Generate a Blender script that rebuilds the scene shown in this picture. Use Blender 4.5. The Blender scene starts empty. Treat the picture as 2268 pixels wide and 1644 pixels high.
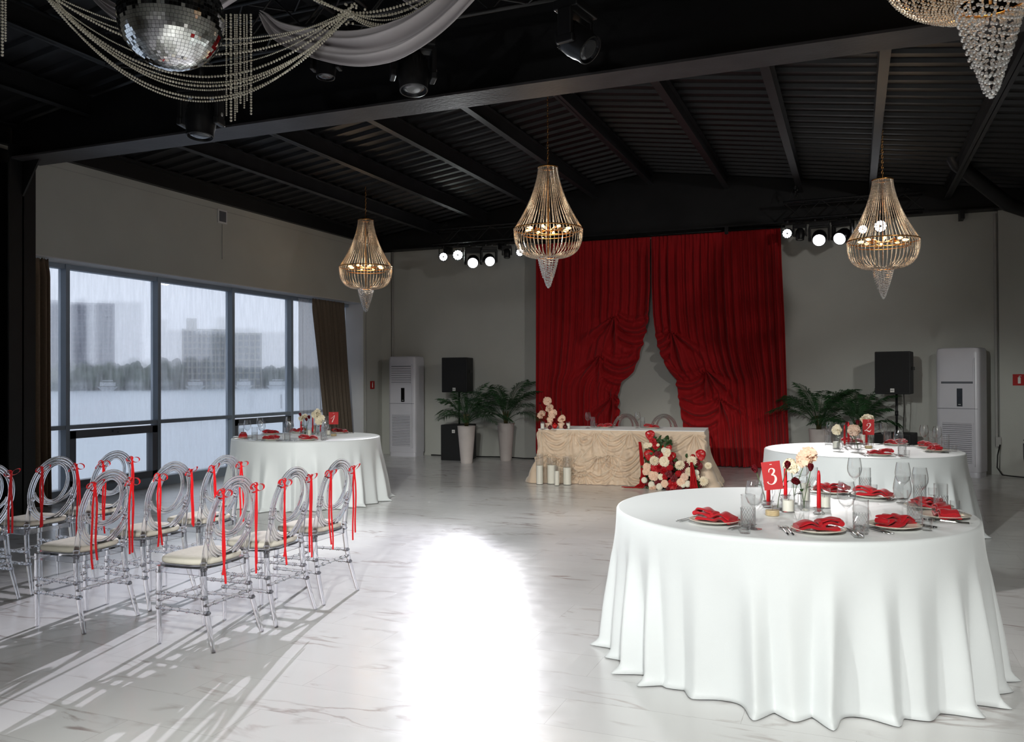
import bpy, bmesh, math, random
from mathutils import Vector, Matrix
# ------------------------------------------------------------------ camera, world, exposure
SC = bpy.context.scene
COL = SC.collection
PI = math.pi
F_PX, CX, CY, CAM_H = 1870.0, 1134.0, 822.0, 1.46
def _basis():
    Y = Vector((757/F_PX, -12/F_PX, -1)).normalized()
    X = -Vector((-4621/F_PX, -34/F_PX, -1)); X = (X - Y*X.dot(Y)).normalized()
    return X, Y, X.cross(Y)
_X, _Y, _Z = _basis()
ROT = Matrix((_X, _Y, _Z))                     # world = ROT @ camera
CAM = Vector((0, 0, CAM_H))
def ray(u, v): return ROT @ Vector(((u-CX)/F_PX, -(v-CY)/F_PX, -1))
def on_z(u, v, z=0.0):
    d = ray(u, v); return CAM + d*((z-CAM_H)/d.z)
def on_y(u, v, y):
    d = ray(u, v); return CAM + d*(y/d.y)
def on_x(u, v, x):
    d = ray(u, v); return CAM + d*(x/d.x)
cd = bpy.data.cameras.new('camera'); cam = bpy.data.objects.new('camera', cd); COL.objects.link(cam)
cam.matrix_world = Matrix.Translation(CAM) @ ROT.to_4x4()
cd.sensor_width = 36; cd.lens = F_PX/2268*36; cd.clip_end = 3000; cd.clip_start = 0.05
SC.camera = cam
SC.view_settings.view_transform = 'Standard'; SC.view_settings.look = 'None'
SC.view_settings.exposure = 0.0; SC.view_settings.gamma = 1.0; SC.view_settings.use_curve_mapping = False
SC.cycles.use_denoising = True
SC.cycles.max_bounces = 14; SC.cycles.transmission_bounces = 12; SC.cycles.transparent_max_bounces = 16
SC.cycles.diffuse_bounces = 3; SC.cycles.glossy_bounces = 4
SC.cycles.caustics_reflective = False; SC.cycles.caustics_refractive = False
SC.cycles.sample_clamp_indirect = 6.0
def lin(r, g, b):
    f = lambda c: (c/255/12.92 if c/255 <= .04045 else ((c/255+.055)/1.055)**2.4)
    return (f(r), f(g), f(b), 1)
w = bpy.data.worlds.new('overcast_sky'); SC.world = w; w.use_nodes = True
wn = w.node_tree; bg = wn.nodes['Background']
tc = wn.nodes.new('ShaderNodeTexCoord'); sp = wn.nodes.new('ShaderNodeSeparateXYZ'); cr = wn.nodes.new('ShaderNodeValToRGB')
nz = wn.nodes.new('ShaderNodeTexNoise'); nz.inputs['Scale'].default_value = 2.5; nz.inputs['Detail'].default_value = 3
ma = wn.nodes.new('ShaderNodeMath'); ma.operation = 'MULTIPLY_ADD'; ma.inputs[1].default_value = .06
wn.links.new(tc.outputs['Generated'], sp.inputs[0]); wn.links.new(tc.outputs['Generated'], nz.inputs[0])
wn.links.new(nz.outputs[0], ma.inputs[0]); wn.links.new(sp.outputs[2], ma.inputs[2]); wn.links.new(ma.outputs[0], cr.inputs[0])
cr.color_ramp.elements[0].position = 0.0; cr.color_ramp.elements[0].color = lin(218, 222, 236)
cr.color_ramp.elements[1].position = 0.35; cr.color_ramp.elements[1].color = lin(230, 236, 250)
wn.links.new(cr.outputs[0], bg.inputs[0]); bg.inputs[1].default_value = 1.32
# ---- stage lamps and added fills that stand outside the frame or inside the fixtures (positions x, y, z)
def spot(name, loc, target, watts, deg, color=(1, 1, 1), blend=.5, radius=.06):
    l = bpy.data.lights.new(name, 'SPOT'); o = bpy.data.objects.new(name, l); COL.objects.link(o)
    o.location = loc; d = Vector(target)-Vector(loc); o.rotation_euler = d.to_track_quat('-Z', 'Y').to_euler()
    l.energy = watts; l.spot_size = math.radians(deg); l.spot_blend = blend; l.color = color; l.shadow_soft_size = radius
    return o
WASH_L = (-6.54, 13.35, 3.62)
# unseen house lamps inferred behind the camera, plus added fill lamps
spot('house_spot_on_tables', (-5.0, -2.2, 2.5), (-.4, 4.8, .3), 720, 40, (.97, 1, .96), .6, .1)
spot('house_spot_on_far_tables', (-2.6, -1.5, 3.6), (-.2, 8.6, .6), 1500, 24, (.96, 1, .97), .6, .1)
spot('house_spot_on_head_table', (-4.6, -1.0, 3.6), (-2.9, 10.9, .1), 1900, 17, (1, .95, .86), .8, .08)
spot('added_backdrop_fill', (2.55, 7.3, 3.55), (-3.6, 14.2, 1.7), 270, 75, (1, .98, .94), 1, .15)  # added unseen fill that brightens the curtain and far wall
spot('added_dance_floor_fill', (-.8, -1.5, 3.7), (-3.6, 8.6, 0), 1050, 40, (.98, 1, .98), 1, .12)  # added unseen fill to lift the middle of the floor
spot('house_spot_on_window_table', (-1.5, -1.2, 3.6), (-6.0, 8.4, .3), 1550, 22, (.97, 1, .94), .55, .1)
spot('house_spot_on_floor', (.6, -1.0, 3.6), (-.7, 2.8, 0), 1000, 76, (.985, 1, .955), .8, .15)
spot('added_pearl_fill', (-.6, -1.8, 3.0), (-2.9, 3.9, 3.3), 130, 40, (1, .99, .95), .7, .08)  # added unseen lamp to brighten pearls, swags and mirror ball
# ------------------------------------------------------------------ materials
MATS = {}
def mat(name, color=(.8, .8, .8, 1), rough=.5, metal=0., trans=0., ior=1.45, emit=None, es=0., spec=None, noise=None, bump=None, alpha=None, sheen=0., coat=0.):
    """noise=(scale, amount): gentle variation of the colour; bump=(scale, strength)"""
    m = bpy.data.materials.new(name); m.use_nodes = True; nt = m.node_tree; b = nt.nodes['Principled BSDF']
    b.inputs['Base Color'].default_value = color; b.inputs['Roughness'].default_value = rough
    b.inputs['Metallic'].default_value = metal; b.inputs['Transmission Weight'].default_value = trans; b.inputs['IOR'].default_value = ior
    if spec is not None: b.inputs['Specular IOR Level'].default_value = spec
    if sheen: b.inputs['Sheen Weight'].default_value = sheen; b.inputs['Sheen Roughness'].default_value = .4
    if coat: b.inputs['Coat Weight'].default_value = coat; b.inputs['Coat Roughness'].default_value = .1
    if emit: b.inputs['Emission Color'].default_value = emit; b.inputs['Emission Strength'].default_value = es
    if alpha is not None: b.inputs['Alpha'].default_value = alpha
    tcn = nt.nodes.new('ShaderNodeTexCoord')
    if noise is None and not emit: noise = (6, .06)
    if noise:
        n = nt.nodes.new('ShaderNodeTexNoise'); n.inputs['Scale'].default_value = noise[0]; n.inputs['Detail'].default_value = 4
        r = nt.nodes.new('ShaderNodeValToRGB'); a = noise[1]
        r.color_ramp.elements[0].position = .3; r.color_ramp.elements[1].position = .7
        r.color_ramp.elements[0].color = tuple(c*(1-a) for c in color[:3])+(1,)
        r.color_ramp.elements[1].color = tuple(min(1, c*(1+a)) for c in color[:3])+(1,)
        nt.links.new(tcn.outputs['Object'], n.inputs[0]); nt.links.new(n.outputs[0], r.inputs[0]); nt.links.new(r.outputs[0], b.inputs['Base Color'])
    if bump:
        n2 = nt.nodes.new('ShaderNodeTexNoise'); n2.inputs['Scale'].default_value = bump[0]; n2.inputs['Detail'].default_value = 3
        bp = nt.nodes.new('ShaderNodeBump'); bp.inputs['Strength'].default_value = bump[1]; bp.inputs['Distance'].default_value = .01
        nt.links.new(tcn.outputs['Object'], n2.inputs[0]); nt.links.new(n2.outputs[0], bp.inputs['Height']); nt.links.new(bp.outputs[0], b.inputs['Normal'])
    MATS[name] = m; return m
def floor_material():
    m = bpy.data.materials.new('marble_vinyl'); m.use_nodes = True; nt = m.node_tree; b = nt.nodes['Principled BSDF']; N = nt.nodes.new; L = nt.links.new
    tcn = N('ShaderNodeTexCoord')
    def noise(scale, detail, dist, vec, sx=1, sy=1):
        mp = N('ShaderNodeMapping'); mp.inputs['Scale'].default_value = (sx, sy, 1); L(vec, mp.inputs[0])
        n = N('ShaderNodeTexNoise'); n.inputs['Scale'].default_value = scale; n.inputs['Detail'].default_value = detail; n.inputs['Distortion'].default_value = dist
        L(mp.outputs[0], n.inputs[0]); return n.outputs[0]
    def math_(op, a, b_=None, c=None):
        x = N('ShaderNodeMath'); x.operation = op
        for i, q in enumerate((a, b_, c)):
            if q is None: continue
            if isinstance(q, (int, float)): x.inputs[i].default_value = q
            else: L(q, x.inputs[i])
        return x.outputs[0]
    def ramp(f, p0, p1, c0=(0, 0, 0, 1), c1=(1, 1, 1, 1)):
        r = N('ShaderNodeValToRGB'); r.color_ramp.elements[0].position = p0; r.color_ramp.elements[1].position = p1
        r.color_ramp.elements[0].color = c0; r.color_ramp.elements[1].color = c1; L(f, r.inputs[0]); return r.outputs[0]
    def mix(f, a, b_):
        x = N('ShaderNodeMix'); x.data_type = 'RGBA'; L(f, x.inputs[0])
        for i, q in ((6, a), (7, b_)):
            if isinstance(q, tuple): x.inputs[i].default_value = q
            else: L(q, x.inputs[i])
        return x.outputs[2]
    o = tcn.outputs['Object']
    brick = N('ShaderNodeTexBrick'); brick.inputs['Scale'].default_value = 1; brick.inputs['Brick Width'].default_value = 1.22; brick.inputs['Row Height'].default_value = .305
    brick.inputs['Mortar Size'].default_value = .0012; brick.inputs['Mortar Smooth'].default_value = .1; brick.offset = .37
    brick.inputs['Color1'].default_value = (0, 0, 0, 1); brick.inputs['Color2'].default_value = (1, 1, 1, 1); brick.inputs['Mortar'].default_value = (.5, .5, .5, 1)
    L(o, brick.inputs[0])
    # shift the pattern plank by plank so the veins break at the joints
    sh = N('ShaderNodeVectorMath'); sh.operation = 'MULTIPLY_ADD'; L(brick.outputs[0], sh.inputs[0]); sh.inputs[1].default_value = (7.3, 3.1, 0); L(o, sh.inputs[2])
    v = sh.outputs[0]
    fine = noise(2.2, 7, .7, v, .45, 1.5)
    ridge = math_('ABSOLUTE', math_('SUBTRACT', fine, .5))
    vein = ramp(ridge, .0, .030, (1, 1, 1, 1), (0, 0, 0, 1))
    mask = ramp(noise(1.5, 3, .4, v, .7, 1.6), .50, .64)
    smear = ramp(noise(5.5, 8, 1.8, v, .4, 1.5), .60, .72)
    smask = ramp(noise(1.3, 2, 0, v, .8, 1.4), .52, .62)
    cloud = noise(1.1, 4, .5, v, .5, 1.2)
    base = mix(cloud, lin(222, 221, 222), lin(238, 237, 235))
    tint = mix(noise(1.0, 2, 0, v), lin(158, 126, 112), lin(128, 116, 116))
    c1 = mix(math_('MULTIPLY', math_('MULTIPLY', vein, mask), .62), base, tint)
    c2 = mix(math_('MULTIPLY', math_('MULTIPLY', smear, smask), .75), c1, tint)
    c3 = mix(math_('MULTIPLY', brick.outputs['Fac'], .4), c2, lin(140, 135, 132))
    L(c3, b.inputs['Base Color'])
    r = ramp(noise(9, 4, 0, o), .3, .7, (.20, .20, .20, 1), (.24, .24, .24, 1)); L(r, b.inputs['Roughness'])
    b.inputs['Specular IOR Level'].default_value = .5
    bp = N('ShaderNodeBump'); bp.inputs['Strength'].default_value = .25; bp.inputs['Distance'].default_value = .002; bp.invert = True
    L(brick.outputs['Fac'], bp.inputs['Height']); L(bp.outputs[0], b.inputs['Normal'])
    MATS['floor'] = m
floor_material()
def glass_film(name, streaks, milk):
    """clear pane with a thin wet film, milky also in place of river haze, and mirror reflection"""
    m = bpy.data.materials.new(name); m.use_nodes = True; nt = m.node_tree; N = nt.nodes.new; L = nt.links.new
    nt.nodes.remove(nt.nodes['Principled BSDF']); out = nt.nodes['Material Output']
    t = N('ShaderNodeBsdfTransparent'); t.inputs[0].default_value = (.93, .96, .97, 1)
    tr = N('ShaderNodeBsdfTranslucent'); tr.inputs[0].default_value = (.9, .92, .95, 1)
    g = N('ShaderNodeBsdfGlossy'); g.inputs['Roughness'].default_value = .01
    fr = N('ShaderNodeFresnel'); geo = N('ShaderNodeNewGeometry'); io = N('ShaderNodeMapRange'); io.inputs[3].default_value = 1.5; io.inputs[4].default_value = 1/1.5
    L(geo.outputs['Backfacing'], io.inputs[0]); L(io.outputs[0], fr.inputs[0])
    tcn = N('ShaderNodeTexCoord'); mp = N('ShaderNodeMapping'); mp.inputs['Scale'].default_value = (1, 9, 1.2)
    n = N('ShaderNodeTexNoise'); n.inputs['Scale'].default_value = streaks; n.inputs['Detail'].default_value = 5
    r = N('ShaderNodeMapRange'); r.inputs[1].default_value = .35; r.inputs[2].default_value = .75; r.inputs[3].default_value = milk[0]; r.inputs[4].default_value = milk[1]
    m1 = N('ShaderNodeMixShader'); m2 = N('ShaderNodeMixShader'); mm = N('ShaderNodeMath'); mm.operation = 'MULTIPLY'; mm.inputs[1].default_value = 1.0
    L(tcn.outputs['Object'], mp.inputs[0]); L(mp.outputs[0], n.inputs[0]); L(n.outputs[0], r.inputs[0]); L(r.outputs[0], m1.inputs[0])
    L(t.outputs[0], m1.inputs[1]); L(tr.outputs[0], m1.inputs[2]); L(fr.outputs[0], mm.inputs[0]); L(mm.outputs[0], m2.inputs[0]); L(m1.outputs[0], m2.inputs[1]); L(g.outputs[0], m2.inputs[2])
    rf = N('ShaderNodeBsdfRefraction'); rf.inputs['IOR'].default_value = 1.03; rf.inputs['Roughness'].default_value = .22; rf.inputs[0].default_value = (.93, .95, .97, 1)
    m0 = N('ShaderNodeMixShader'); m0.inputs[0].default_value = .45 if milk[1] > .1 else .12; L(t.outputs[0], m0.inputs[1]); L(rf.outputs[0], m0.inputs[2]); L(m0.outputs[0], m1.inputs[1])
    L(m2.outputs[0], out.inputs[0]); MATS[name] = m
glass_film('pane', 2.5, (.06, .20))  # milky part of the wet film also stands in for outdoor haze
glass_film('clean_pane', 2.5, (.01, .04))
def sheer_material():
    m = bpy.data.materials.new('sheer_cloth'); m.use_nodes = True; nt = m.node_tree; N = nt.nodes.new; L = nt.links.new
    nt.nodes.remove(nt.nodes['Principled BSDF']); out = nt.nodes['Material Output']
    d = N('ShaderNodeBsdfDiffuse'); d.inputs[0].default_value = (.85, .85, .87, 1); tr = N('ShaderNodeBsdfTranslucent'); tr.inputs[0].default_value = (.9, .9, .93, 1)
    t = N('ShaderNodeBsdfTransparent'); a = N('ShaderNodeMixShader'); b = N('ShaderNodeMixShader'); a.inputs[0].default_value = .6
    n = N('ShaderNodeTexNoise'); n.inputs['Scale'].default_value = 60; r = N('ShaderNodeMapRange'); r.inputs[3].default_value = .35; r.inputs[4].default_value = .6
    L(n.outputs[0], r.inputs[0]); L(r.outputs[0], b.inputs[0]); L(d.outputs[0], a.inputs[1]); L(tr.outputs[0], a.inputs[2]); L(t.outputs[0], b.inputs[1]); L(a.outputs[0], b.inputs[2]); L(b.outputs[0], out.inputs[0])
    MATS['sheer'] = m
sheer_material()
mat('wall', lin(186, 186, 180), .9, noise=(1.2, .05), bump=(60, .15))
mat('reveal', lin(205, 204, 205), .7, noise=(3, .04))
mat('black_metal', lin(18, 18, 20), .5, noise=(5, .3), bump=(30, .1))
mat('flange', lin(60, 58, 60), .5, noise=(4, .25), bump=(40, .15))
mat('deck', lin(13, 13, 16), .5, noise=(2, .25), bump=(8, .1))
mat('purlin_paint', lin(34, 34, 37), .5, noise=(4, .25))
mat('frame_grey', lin(148, 160, 174), .45, noise=(3, .05))
mat('frame_dark', lin(104, 108, 116), .45, noise=(3, .05))
mat('trim', lin(165, 163, 160), .7)
def thin_glass(name, tint, gain, refr=0.0, bump=None, frost=0.0):
    """clear glass: see-through film with mirror reflection, partly refracting; lets lamp light through"""
    m = bpy.data.materials.new(name); m.use_nodes = True; nt = m.node_tree; N = nt.nodes.new; L = nt.links.new; pb = nt.nodes['Principled BSDF']; out = nt.nodes['Material Output']
    t = N('ShaderNodeBsdfTransparent'); t.inputs[0].default_value = tint; g = N('ShaderNodeBsdfGlossy'); g.inputs['Roughness'].default_value = .02
    fr = N('ShaderNodeFresnel'); geo = N('ShaderNodeNewGeometry'); io = N('ShaderNodeMapRange'); io.inputs[3].default_value = 1.5; io.inputs[4].default_value = 1/1.5
    L(geo.outputs['Backfacing'], io.inputs[0]); L(io.outputs[0], fr.inputs[0])
    mm = N('ShaderNodeMath'); mm.operation = 'MULTIPLY'; mm.inputs[1].default_value = gain; mm.use_clamp = True; L(fr.outputs[0], mm.inputs[0])
    n = N('ShaderNodeTexNoise'); n.inputs['Scale'].default_value = 30; r = N('ShaderNodeMapRange'); r.inputs[3].default_value = frost*.6; r.inputs[4].default_value = frost; L(n.outputs[0], r.inputs[0])
    df = N('ShaderNodeBsdfDiffuse'); df.inputs[0].default_value = (.9, .9, .93, 1); mf = N('ShaderNodeMixShader'); L(r.outputs[0], mf.inputs[0]); L(t.outputs[0], mf.inputs[1]); L(df.outputs[0], mf.inputs[2])
    m2 = N('ShaderNodeMixShader'); L(mm.outputs[0], m2.inputs[0]); L(mf.outputs[0], m2.inputs[1]); L(g.outputs[0], m2.inputs[2])
    pb.inputs['Base Color'].default_value = (.98, .98, 1, 1); pb.inputs['Roughness'].default_value = .02; pb.inputs['Transmission Weight'].default_value = 1; pb.inputs['IOR'].default_value = 1.47
    m3 = N('ShaderNodeMixShader'); m3.inputs[0].default_value = refr; L(m2.outputs[0], m3.inputs[1]); L(pb.outputs[0], m3.inputs[2]); L(m3.outputs[0], out.inputs[0])
    if bump:
        v = N('ShaderNodeTexVoronoi'); v.inputs['Scale'].default_value = bump; bp = N('ShaderNodeBump'); bp.inputs['Strength'].default_value = .8; bp.inputs['Distance'].default_value = .003
        tcn = N('ShaderNodeTexCoord'); L(tcn.outputs['Object'], v.inputs[0]); L(v.outputs[0], bp.inputs['Height']); L(bp.outputs[0], g.inputs['Normal']); L(bp.outputs[0], pb.inputs['Normal'])
    MATS[name] = m
thin_glass('acrylic', (.98, .98, 1, 1), 1.5, .93)
thin_glass('glass', (.994, .996, .996, 1), 1.7, 0)
thin_glass('cut_lines', (.97, .98, .98, 1), 2.6, 0, frost=.06)
thin_glass('cut_glass', (.98, .99, .99, 1), 2.6, 0, bump=120, frost=.05)
mat('cushion', lin(226, 220, 206), .85, noise=(8, .05), bump=(25, .3))
mat('ribbon', lin(226, 16, 26), .4, sheen=.3)
mat('white_cloth', lin(234, 237, 238), .42, noise=(2, .02), bump=(180, .04), sheen=.3)
mat('red_cloth', lin(160, 4, 14), .85, noise=(3, .1), sheen=.08)
mat('napkin', lin(182, 4, 24), .7, noise=(30, .1), bump=(200, .1), sheen=.3)
mat('velvet', lin(214, 192, 168), .6, noise=(4, .06), bump=(90, .1), sheen=.6)
mat('brown_curtain', lin(104, 92, 80), .9, noise=(40, .08), bump=(120, .2))
mat('tan_curtain', lin(128, 110, 92), .9, noise=(40, .08), bump=(120, .2))
mat('swag_cloth', lin(200, 195, 198), .85, noise=(3, .04))
mat('plate', lin(238, 230, 214), .25, coat=.4)
mat('cutlery', (.62, .62, .62, 1), .18, 1)
mat('wax', lin(250, 246, 232), .55, noise=(8, .03))
mat('red_wax', lin(206, 14, 26), .35)
mat('card', lin(182, 40, 42), .7)
mat('card_ink', lin(238, 222, 214), .7)
mat('wood', lin(196, 174, 136), .6, noise=(30, .15))
mat('pearl', lin(232, 226, 208), .28, coat=.5)
mat('crystal', lin(236, 220, 202), .1, .5, 0, 1.5, coat=1, noise=(60, .25))
mat('crystal_clear', lin(236, 232, 230), .1, .5, 0, 1.5, coat=1, noise=(60, .25))
mat('gold', lin(206, 150, 84), .25, 1)
mat('mirror', (.86, .87, .85, 1), .03, 1, noise=(20, .05))
mat('grout', (.12, .12, .12, 1), .5)
mat('plastic_black', lin(22, 22, 24), .4)
mat('box_black', lin(16, 16, 18), .6, bump=(150, .2))
mat('grille_black', lin(12, 12, 13), .7, bump=(400, .3))
mat('ac_white', lin(205, 203, 210), .3, noise=(3, .03))
mat('ac_dark', lin(90, 92, 100), .6)
mat('screen', lin(14, 14, 16), .15)
mat('sign_red', lin(176, 26, 26), .5)
mat('sign_white', lin(228, 226, 222), .6)
mat('ext_red', lin(170, 18, 20), .3)
mat('pot', lin(200, 190, 186), .6)
mat('soil', lin(40, 32, 26), .95)
mat('palm', lin(40, 74, 40), .5, noise=(5, .35))
mat('palm_stem', lin(92, 84, 50), .6, noise=(20, .3))
mat('stem', lin(70, 96, 48), .5)
mat('leaf', lin(48, 74, 36), .5, noise=(20, .3))
mat('rose_dark', lin(104, 6, 20), .6, noise=(40, .3))
mat('rose_red', lin(170, 8, 22), .55, noise=(40, .3))
mat('petal_cream', lin(240, 226, 198), .6, noise=(30, .06))
mat('petal_blush', lin(236, 200, 174), .6, noise=(30, .08))
mat('petal_white', lin(244, 238, 220), .6, noise=(30, .04))
mat('petal_pink', lin(222, 190, 168), .6, noise=(30, .08))
mat('anthurium', lin(190, 12, 14), .12, coat=1)
mat('yarn', lin(168, 6, 16), .9, bump=(90, .6))
mat('pomegranate', lin(200, 28, 26), .4, noise=(12, .2))
mat('pome_dark', lin(86, 14, 20), .4, noise=(60, .5))
mat('paint_cable', lin(14, 14, 14), .6)
mat('lens_off', lin(30, 32, 38), .1, coat=1)
mat('bulb', (1, .6, .25, 1), .4, emit=(1, .50, .16, 1), es=9)
mat('led', (1, 1, 1, 1), .4, emit=(.95, .96, 1, 1), es=9)
mat('led_green', (1, 1, 1, 1), .4, emit=(.9, 1, .95, 1), es=30)
mat('led_red', (1, .1, .1, 1), .4, emit=(1, .05, .05, 1), es=3)
mat('chrome', (.7, .7, .72, 1), .15, 1)
mat('blue_plug', lin(20, 60, 160), .4)
mat('water', lin(176, 184, 192), .35, noise=(.02, .06), bump=(1.5, .35))
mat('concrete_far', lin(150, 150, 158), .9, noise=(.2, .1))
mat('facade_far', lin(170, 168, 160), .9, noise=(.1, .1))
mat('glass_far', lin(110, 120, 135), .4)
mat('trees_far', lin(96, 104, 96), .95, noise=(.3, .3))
mat('boat', lin(225, 228, 232), .5)
mat('terrace', lin(170, 168, 166), .8)
# ------------------------------------------------------------------ mesh builder
class M:
    def __init__(s): s.v = []; s.f = []; s.mi = []; s.cur = 0
    def add(s, vs, fs):
        o = len(s.v); s.v += [tuple(p) for p in vs]; s.f += [tuple(i+o for i in q) for q in fs]; s.mi += [s.cur]*len(fs)
    def box(s, c, d, rz=0, R=None):
        hx, hy, hz = d[0]/2, d[1]/2, d[2]/2; R = R or Matrix.Rotation(rz, 3, 'Z'); c = Vector(c)
        vs = [c + R @ Vector((x, y, z)) for x in (-hx, hx) for y in (-hy, hy) for z in (-hz, hz)]
        s.add(vs, [(0, 1, 3, 2), (4, 6, 7, 5), (0, 4, 5, 1), (2, 3, 7, 6), (0, 2, 6, 4), (1, 5, 7, 3)])
    def bb(s, x0, x1, y0, y1, z0, z1): s.box(((x0+x1)/2, (y0+y1)/2, (z0+z1)/2), (x1-x0, y1-y0, z1-z0))
    def tube(s, pts, r, n=8, closed=False, cap=True, flat=1.0):
        pts = [Vector(p) for p in pts]; k = len(pts); rr = r if isinstance(r, (list, tuple)) else [r]*k
        rings = []; up = None
        for i, p in enumerate(pts):
            a = pts[(i-1) % k] if (closed or i > 0) else p; b = pts[(i+1) % k] if (closed or i < k-1) else p
            t = (b-a).normalized() if (b-a).length > 1e-9 else Vector((0, 0, 1))
            if up is None: up = t.orthogonal().normalized()
            up = (up - t*up.dot(t)); up = up.normalized() if up.length > 1e-6 else t.orthogonal().normalized()
            sd = t.cross(up)
            rings.append([p + up*(rr[i]*math.cos(2*PI*j/n)) + sd*(rr[i]*flat*math.sin(2*PI*j/n)) for j in range(n)])
        vs = [q for g in rings for q in g]; fs = []
        for i in range(k if closed else k-1):
            a = i*n; b = ((i+1) % k)*n
            for j in range(n): fs.append((a+j, a+(j+1) % n, b+(j+1) % n, b+j))
        if cap and not closed:
            fs.append(tuple(range(n))[::-1]); fs.append(tuple((k-1)*n+j for j in range(n)))
        s.add(vs, fs)
    def lathe(s, prof, n=24, c=(0, 0, 0), R=None, sx=1, sy=1, cap=False):
        c = Vector(c); R = R or Matrix.Identity(3); vs = []
        for r, z in prof:
            for j in range(n):
                a = 2*PI*j/n; vs.append(c + R @ Vector((r*math.cos(a)*sx, r*math.sin(a)*sy, z)))
        fs = [(i*n+j, i*n+(j+1) % n, (i+1)*n+(j+1) % n, (i+1)*n+j) for i in range(len(prof)-1) for j in range(n)]
        if cap: fs.append(tuple(range(n))[::-1]); fs.append(tuple((len(prof)-1)*n+j for j in range(n)))
        s.add(vs, fs)
    def ball(s, c, r, n=8, m=5, sc=(1, 1, 1)):
        prof = [(max(1e-5, r*math.sin(PI*i/m)), -r*math.cos(PI*i/m)) for i in range(m+1)]
        c = Vector(c); vs = [c+Vector((q*math.cos(2*PI*j/n)*sc[0], q*math.sin(2*PI*j/n)*sc[1], z*sc[2])) for q, z in prof for j in range(n)]
        s.add(vs, [(i*n+j, i*n+(j+1) % n, (i+1)*n+(j+1) % n, (i+1)*n+j) for i in range(m) for j in range(n)])
    def bead(s, c, r):      # small faceted bead
        x, y, z = c; vs = [(x, y, z-r)]
        for zz, q, o in ((-.5, .87, 0), (.5, .87, .5)):
            for j in range(5): a = 2*PI*(j+o)/5; vs.append((x+r*q*math.cos(a), y+r*q*math.sin(a), z+r*zz))
        vs.append((x, y, z+r)); fs = []
        for j in range(5):
            k = (j+1) % 5; fs += [(0, 1+k, 1+j), (1+j, 1+k, 6+j), (1+k, 6+k, 6+j), (6+j, 6+k, 11)]
        s.add(vs, fs)
    def beads(s, path, r, pitch, rnd=None):
        path = [Vector(p) for p in path]; need = 0.0
        for a, b in zip(path, path[1:]):
            L = (b-a).length; t = need
            while t < L:
                p = a.lerp(b, t/L); s.bead(p, r*(rnd.uniform(.93, 1.07) if rnd else 1)); t += pitch
            need = t-L
    def grid(s, fn, nu, nv, wrap=False):
        vs = [fn(i/(nu if wrap else nu-1), j/(nv-1)) for j in range(nv) for i in range(nu)]
        fs = [(j*nu+i, j*nu+(i+1) % nu, (j+1)*nu+(i+1) % nu, (j+1)*nu+i) for j in range(nv-1) for i in range(nu if wrap else nu-1)]
        s.add(vs, fs)
    def build(s, name, material, parent=None, smooth=True, auto=None, solid=0):
        me = bpy.data.meshes.new(name); me.from_pydata(s.v, [], s.f)
        ms = material if isinstance(material, (list, tuple)) else [material]
        for q in ms: me.materials.append(MATS[q])
        if len(ms) > 1:
            for p, k in zip(me.polygons, s.mi): p.material_index = k
        me.validate(); bm = bmesh.new(); bm.from_mesh(me); bmesh.ops.recalc_face_normals(bm, faces=bm.faces); bm.to_mesh(me); bm.free()
        if smooth:
            me.shade_smooth()
            if auto: me.set_sharp_from_angle(angle=math.radians(auto))
        o = bpy.data.objects.new(name, me); COL.objects.link(o)
        if parent: o.parent = parent
        if solid:
            md = o.modifiers.new('thickness', 'SOLIDIFY'); md.thickness = solid; md.offset = 0
        return o
def tag(o, label=None, cat=None, group=None, kind=None):
    if label: o['label'] = label
    if cat: o['category'] = cat
    if group: o['group'] = group
    if kind: o['kind'] = kind
    return o
def thing(name, label, cat, loc=(0, 0, 0), rz=0, group=None):
    o = bpy.data.objects.new(name, None); COL.objects.link(o); o.location = loc; o.rotation_euler = (0, 0, rz); o.empty_display_size = .1
    return tag(o, label, cat, group)
def dup(root, loc=None, rz=None, label=None, group=None):
    def cp(o, par):
        c = o.copy(); COL.objects.link(c)
        if par: c.parent = par
        for ch in KIDS.get(o.name, list(o.children)): cp(ch, c)
        return c
    c = cp(root, None)
    if loc is not None: c.location = loc
    if rz is not None: c.rotation_euler = (0, 0, rz)
    if label: c['label'] = label
    if group: c['group'] = group
    return c
KIDS = {}
def sm(a, b, x):
    t = max(0, min(1, (x-a)/(b-a))); return t*t*(3-2*t)
def lerp(a, b, t): return a+(b-a)*t
def interp(tab, x):
    if x <= tab[0][0]: return tab[0][1]
    for (a, p), (b, q) in zip(tab, tab[1:]):
        if x <= b: return p+(q-p)*(x-a)/(b-a)
    return tab[-1][1]
def look_R(d, up=(0, 0, 1)):      # rotation whose local -Z looks along d
    return Vector(d).to_track_quat('-Z', 'Y').to_matrix()
rnd = random.Random(5)
# ------------------------------------------------------------------ setting
XW, XF, YF, YB, XR = -8.5, -8.80, 14.28, -4.5, 2.9
ZTOP = 2.87
def structure(name, m, material, smooth=False, **k):
    o = m.build(name, material, None, smooth, **k); return tag(o, kind='structure')
m = M(); m.bb(-9.0, XR+.2, YB-.2, YF+.2, -.12, 0); structure('floor', m, 'floor')
def roof_z(x): return 4.95 - .14*abs(x+3.15)
m = M()          # corrugated deck, ribs run down the slope
prof = []
y = YB-.2
while y < YF+.2:
    prof += [(y, 0), (y+.16, 0), (y+.18, .035), (y+.23, .035), (y+.25, 0)]; y += .25
for xa, xb in ((-9.0, -3.15), (-3.15, XR+.2)):
    vs = []; fs = []
    for (yy, dz) in prof: vs += [(xa, yy, roof_z(xa)-dz), (xb, yy, roof_z(xb)-dz)]
    fs = [(2*i, 2*i+1, 2*i+3, 2*i+2) for i in range(len(prof)-1)]
    m.add(vs, fs)
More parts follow.
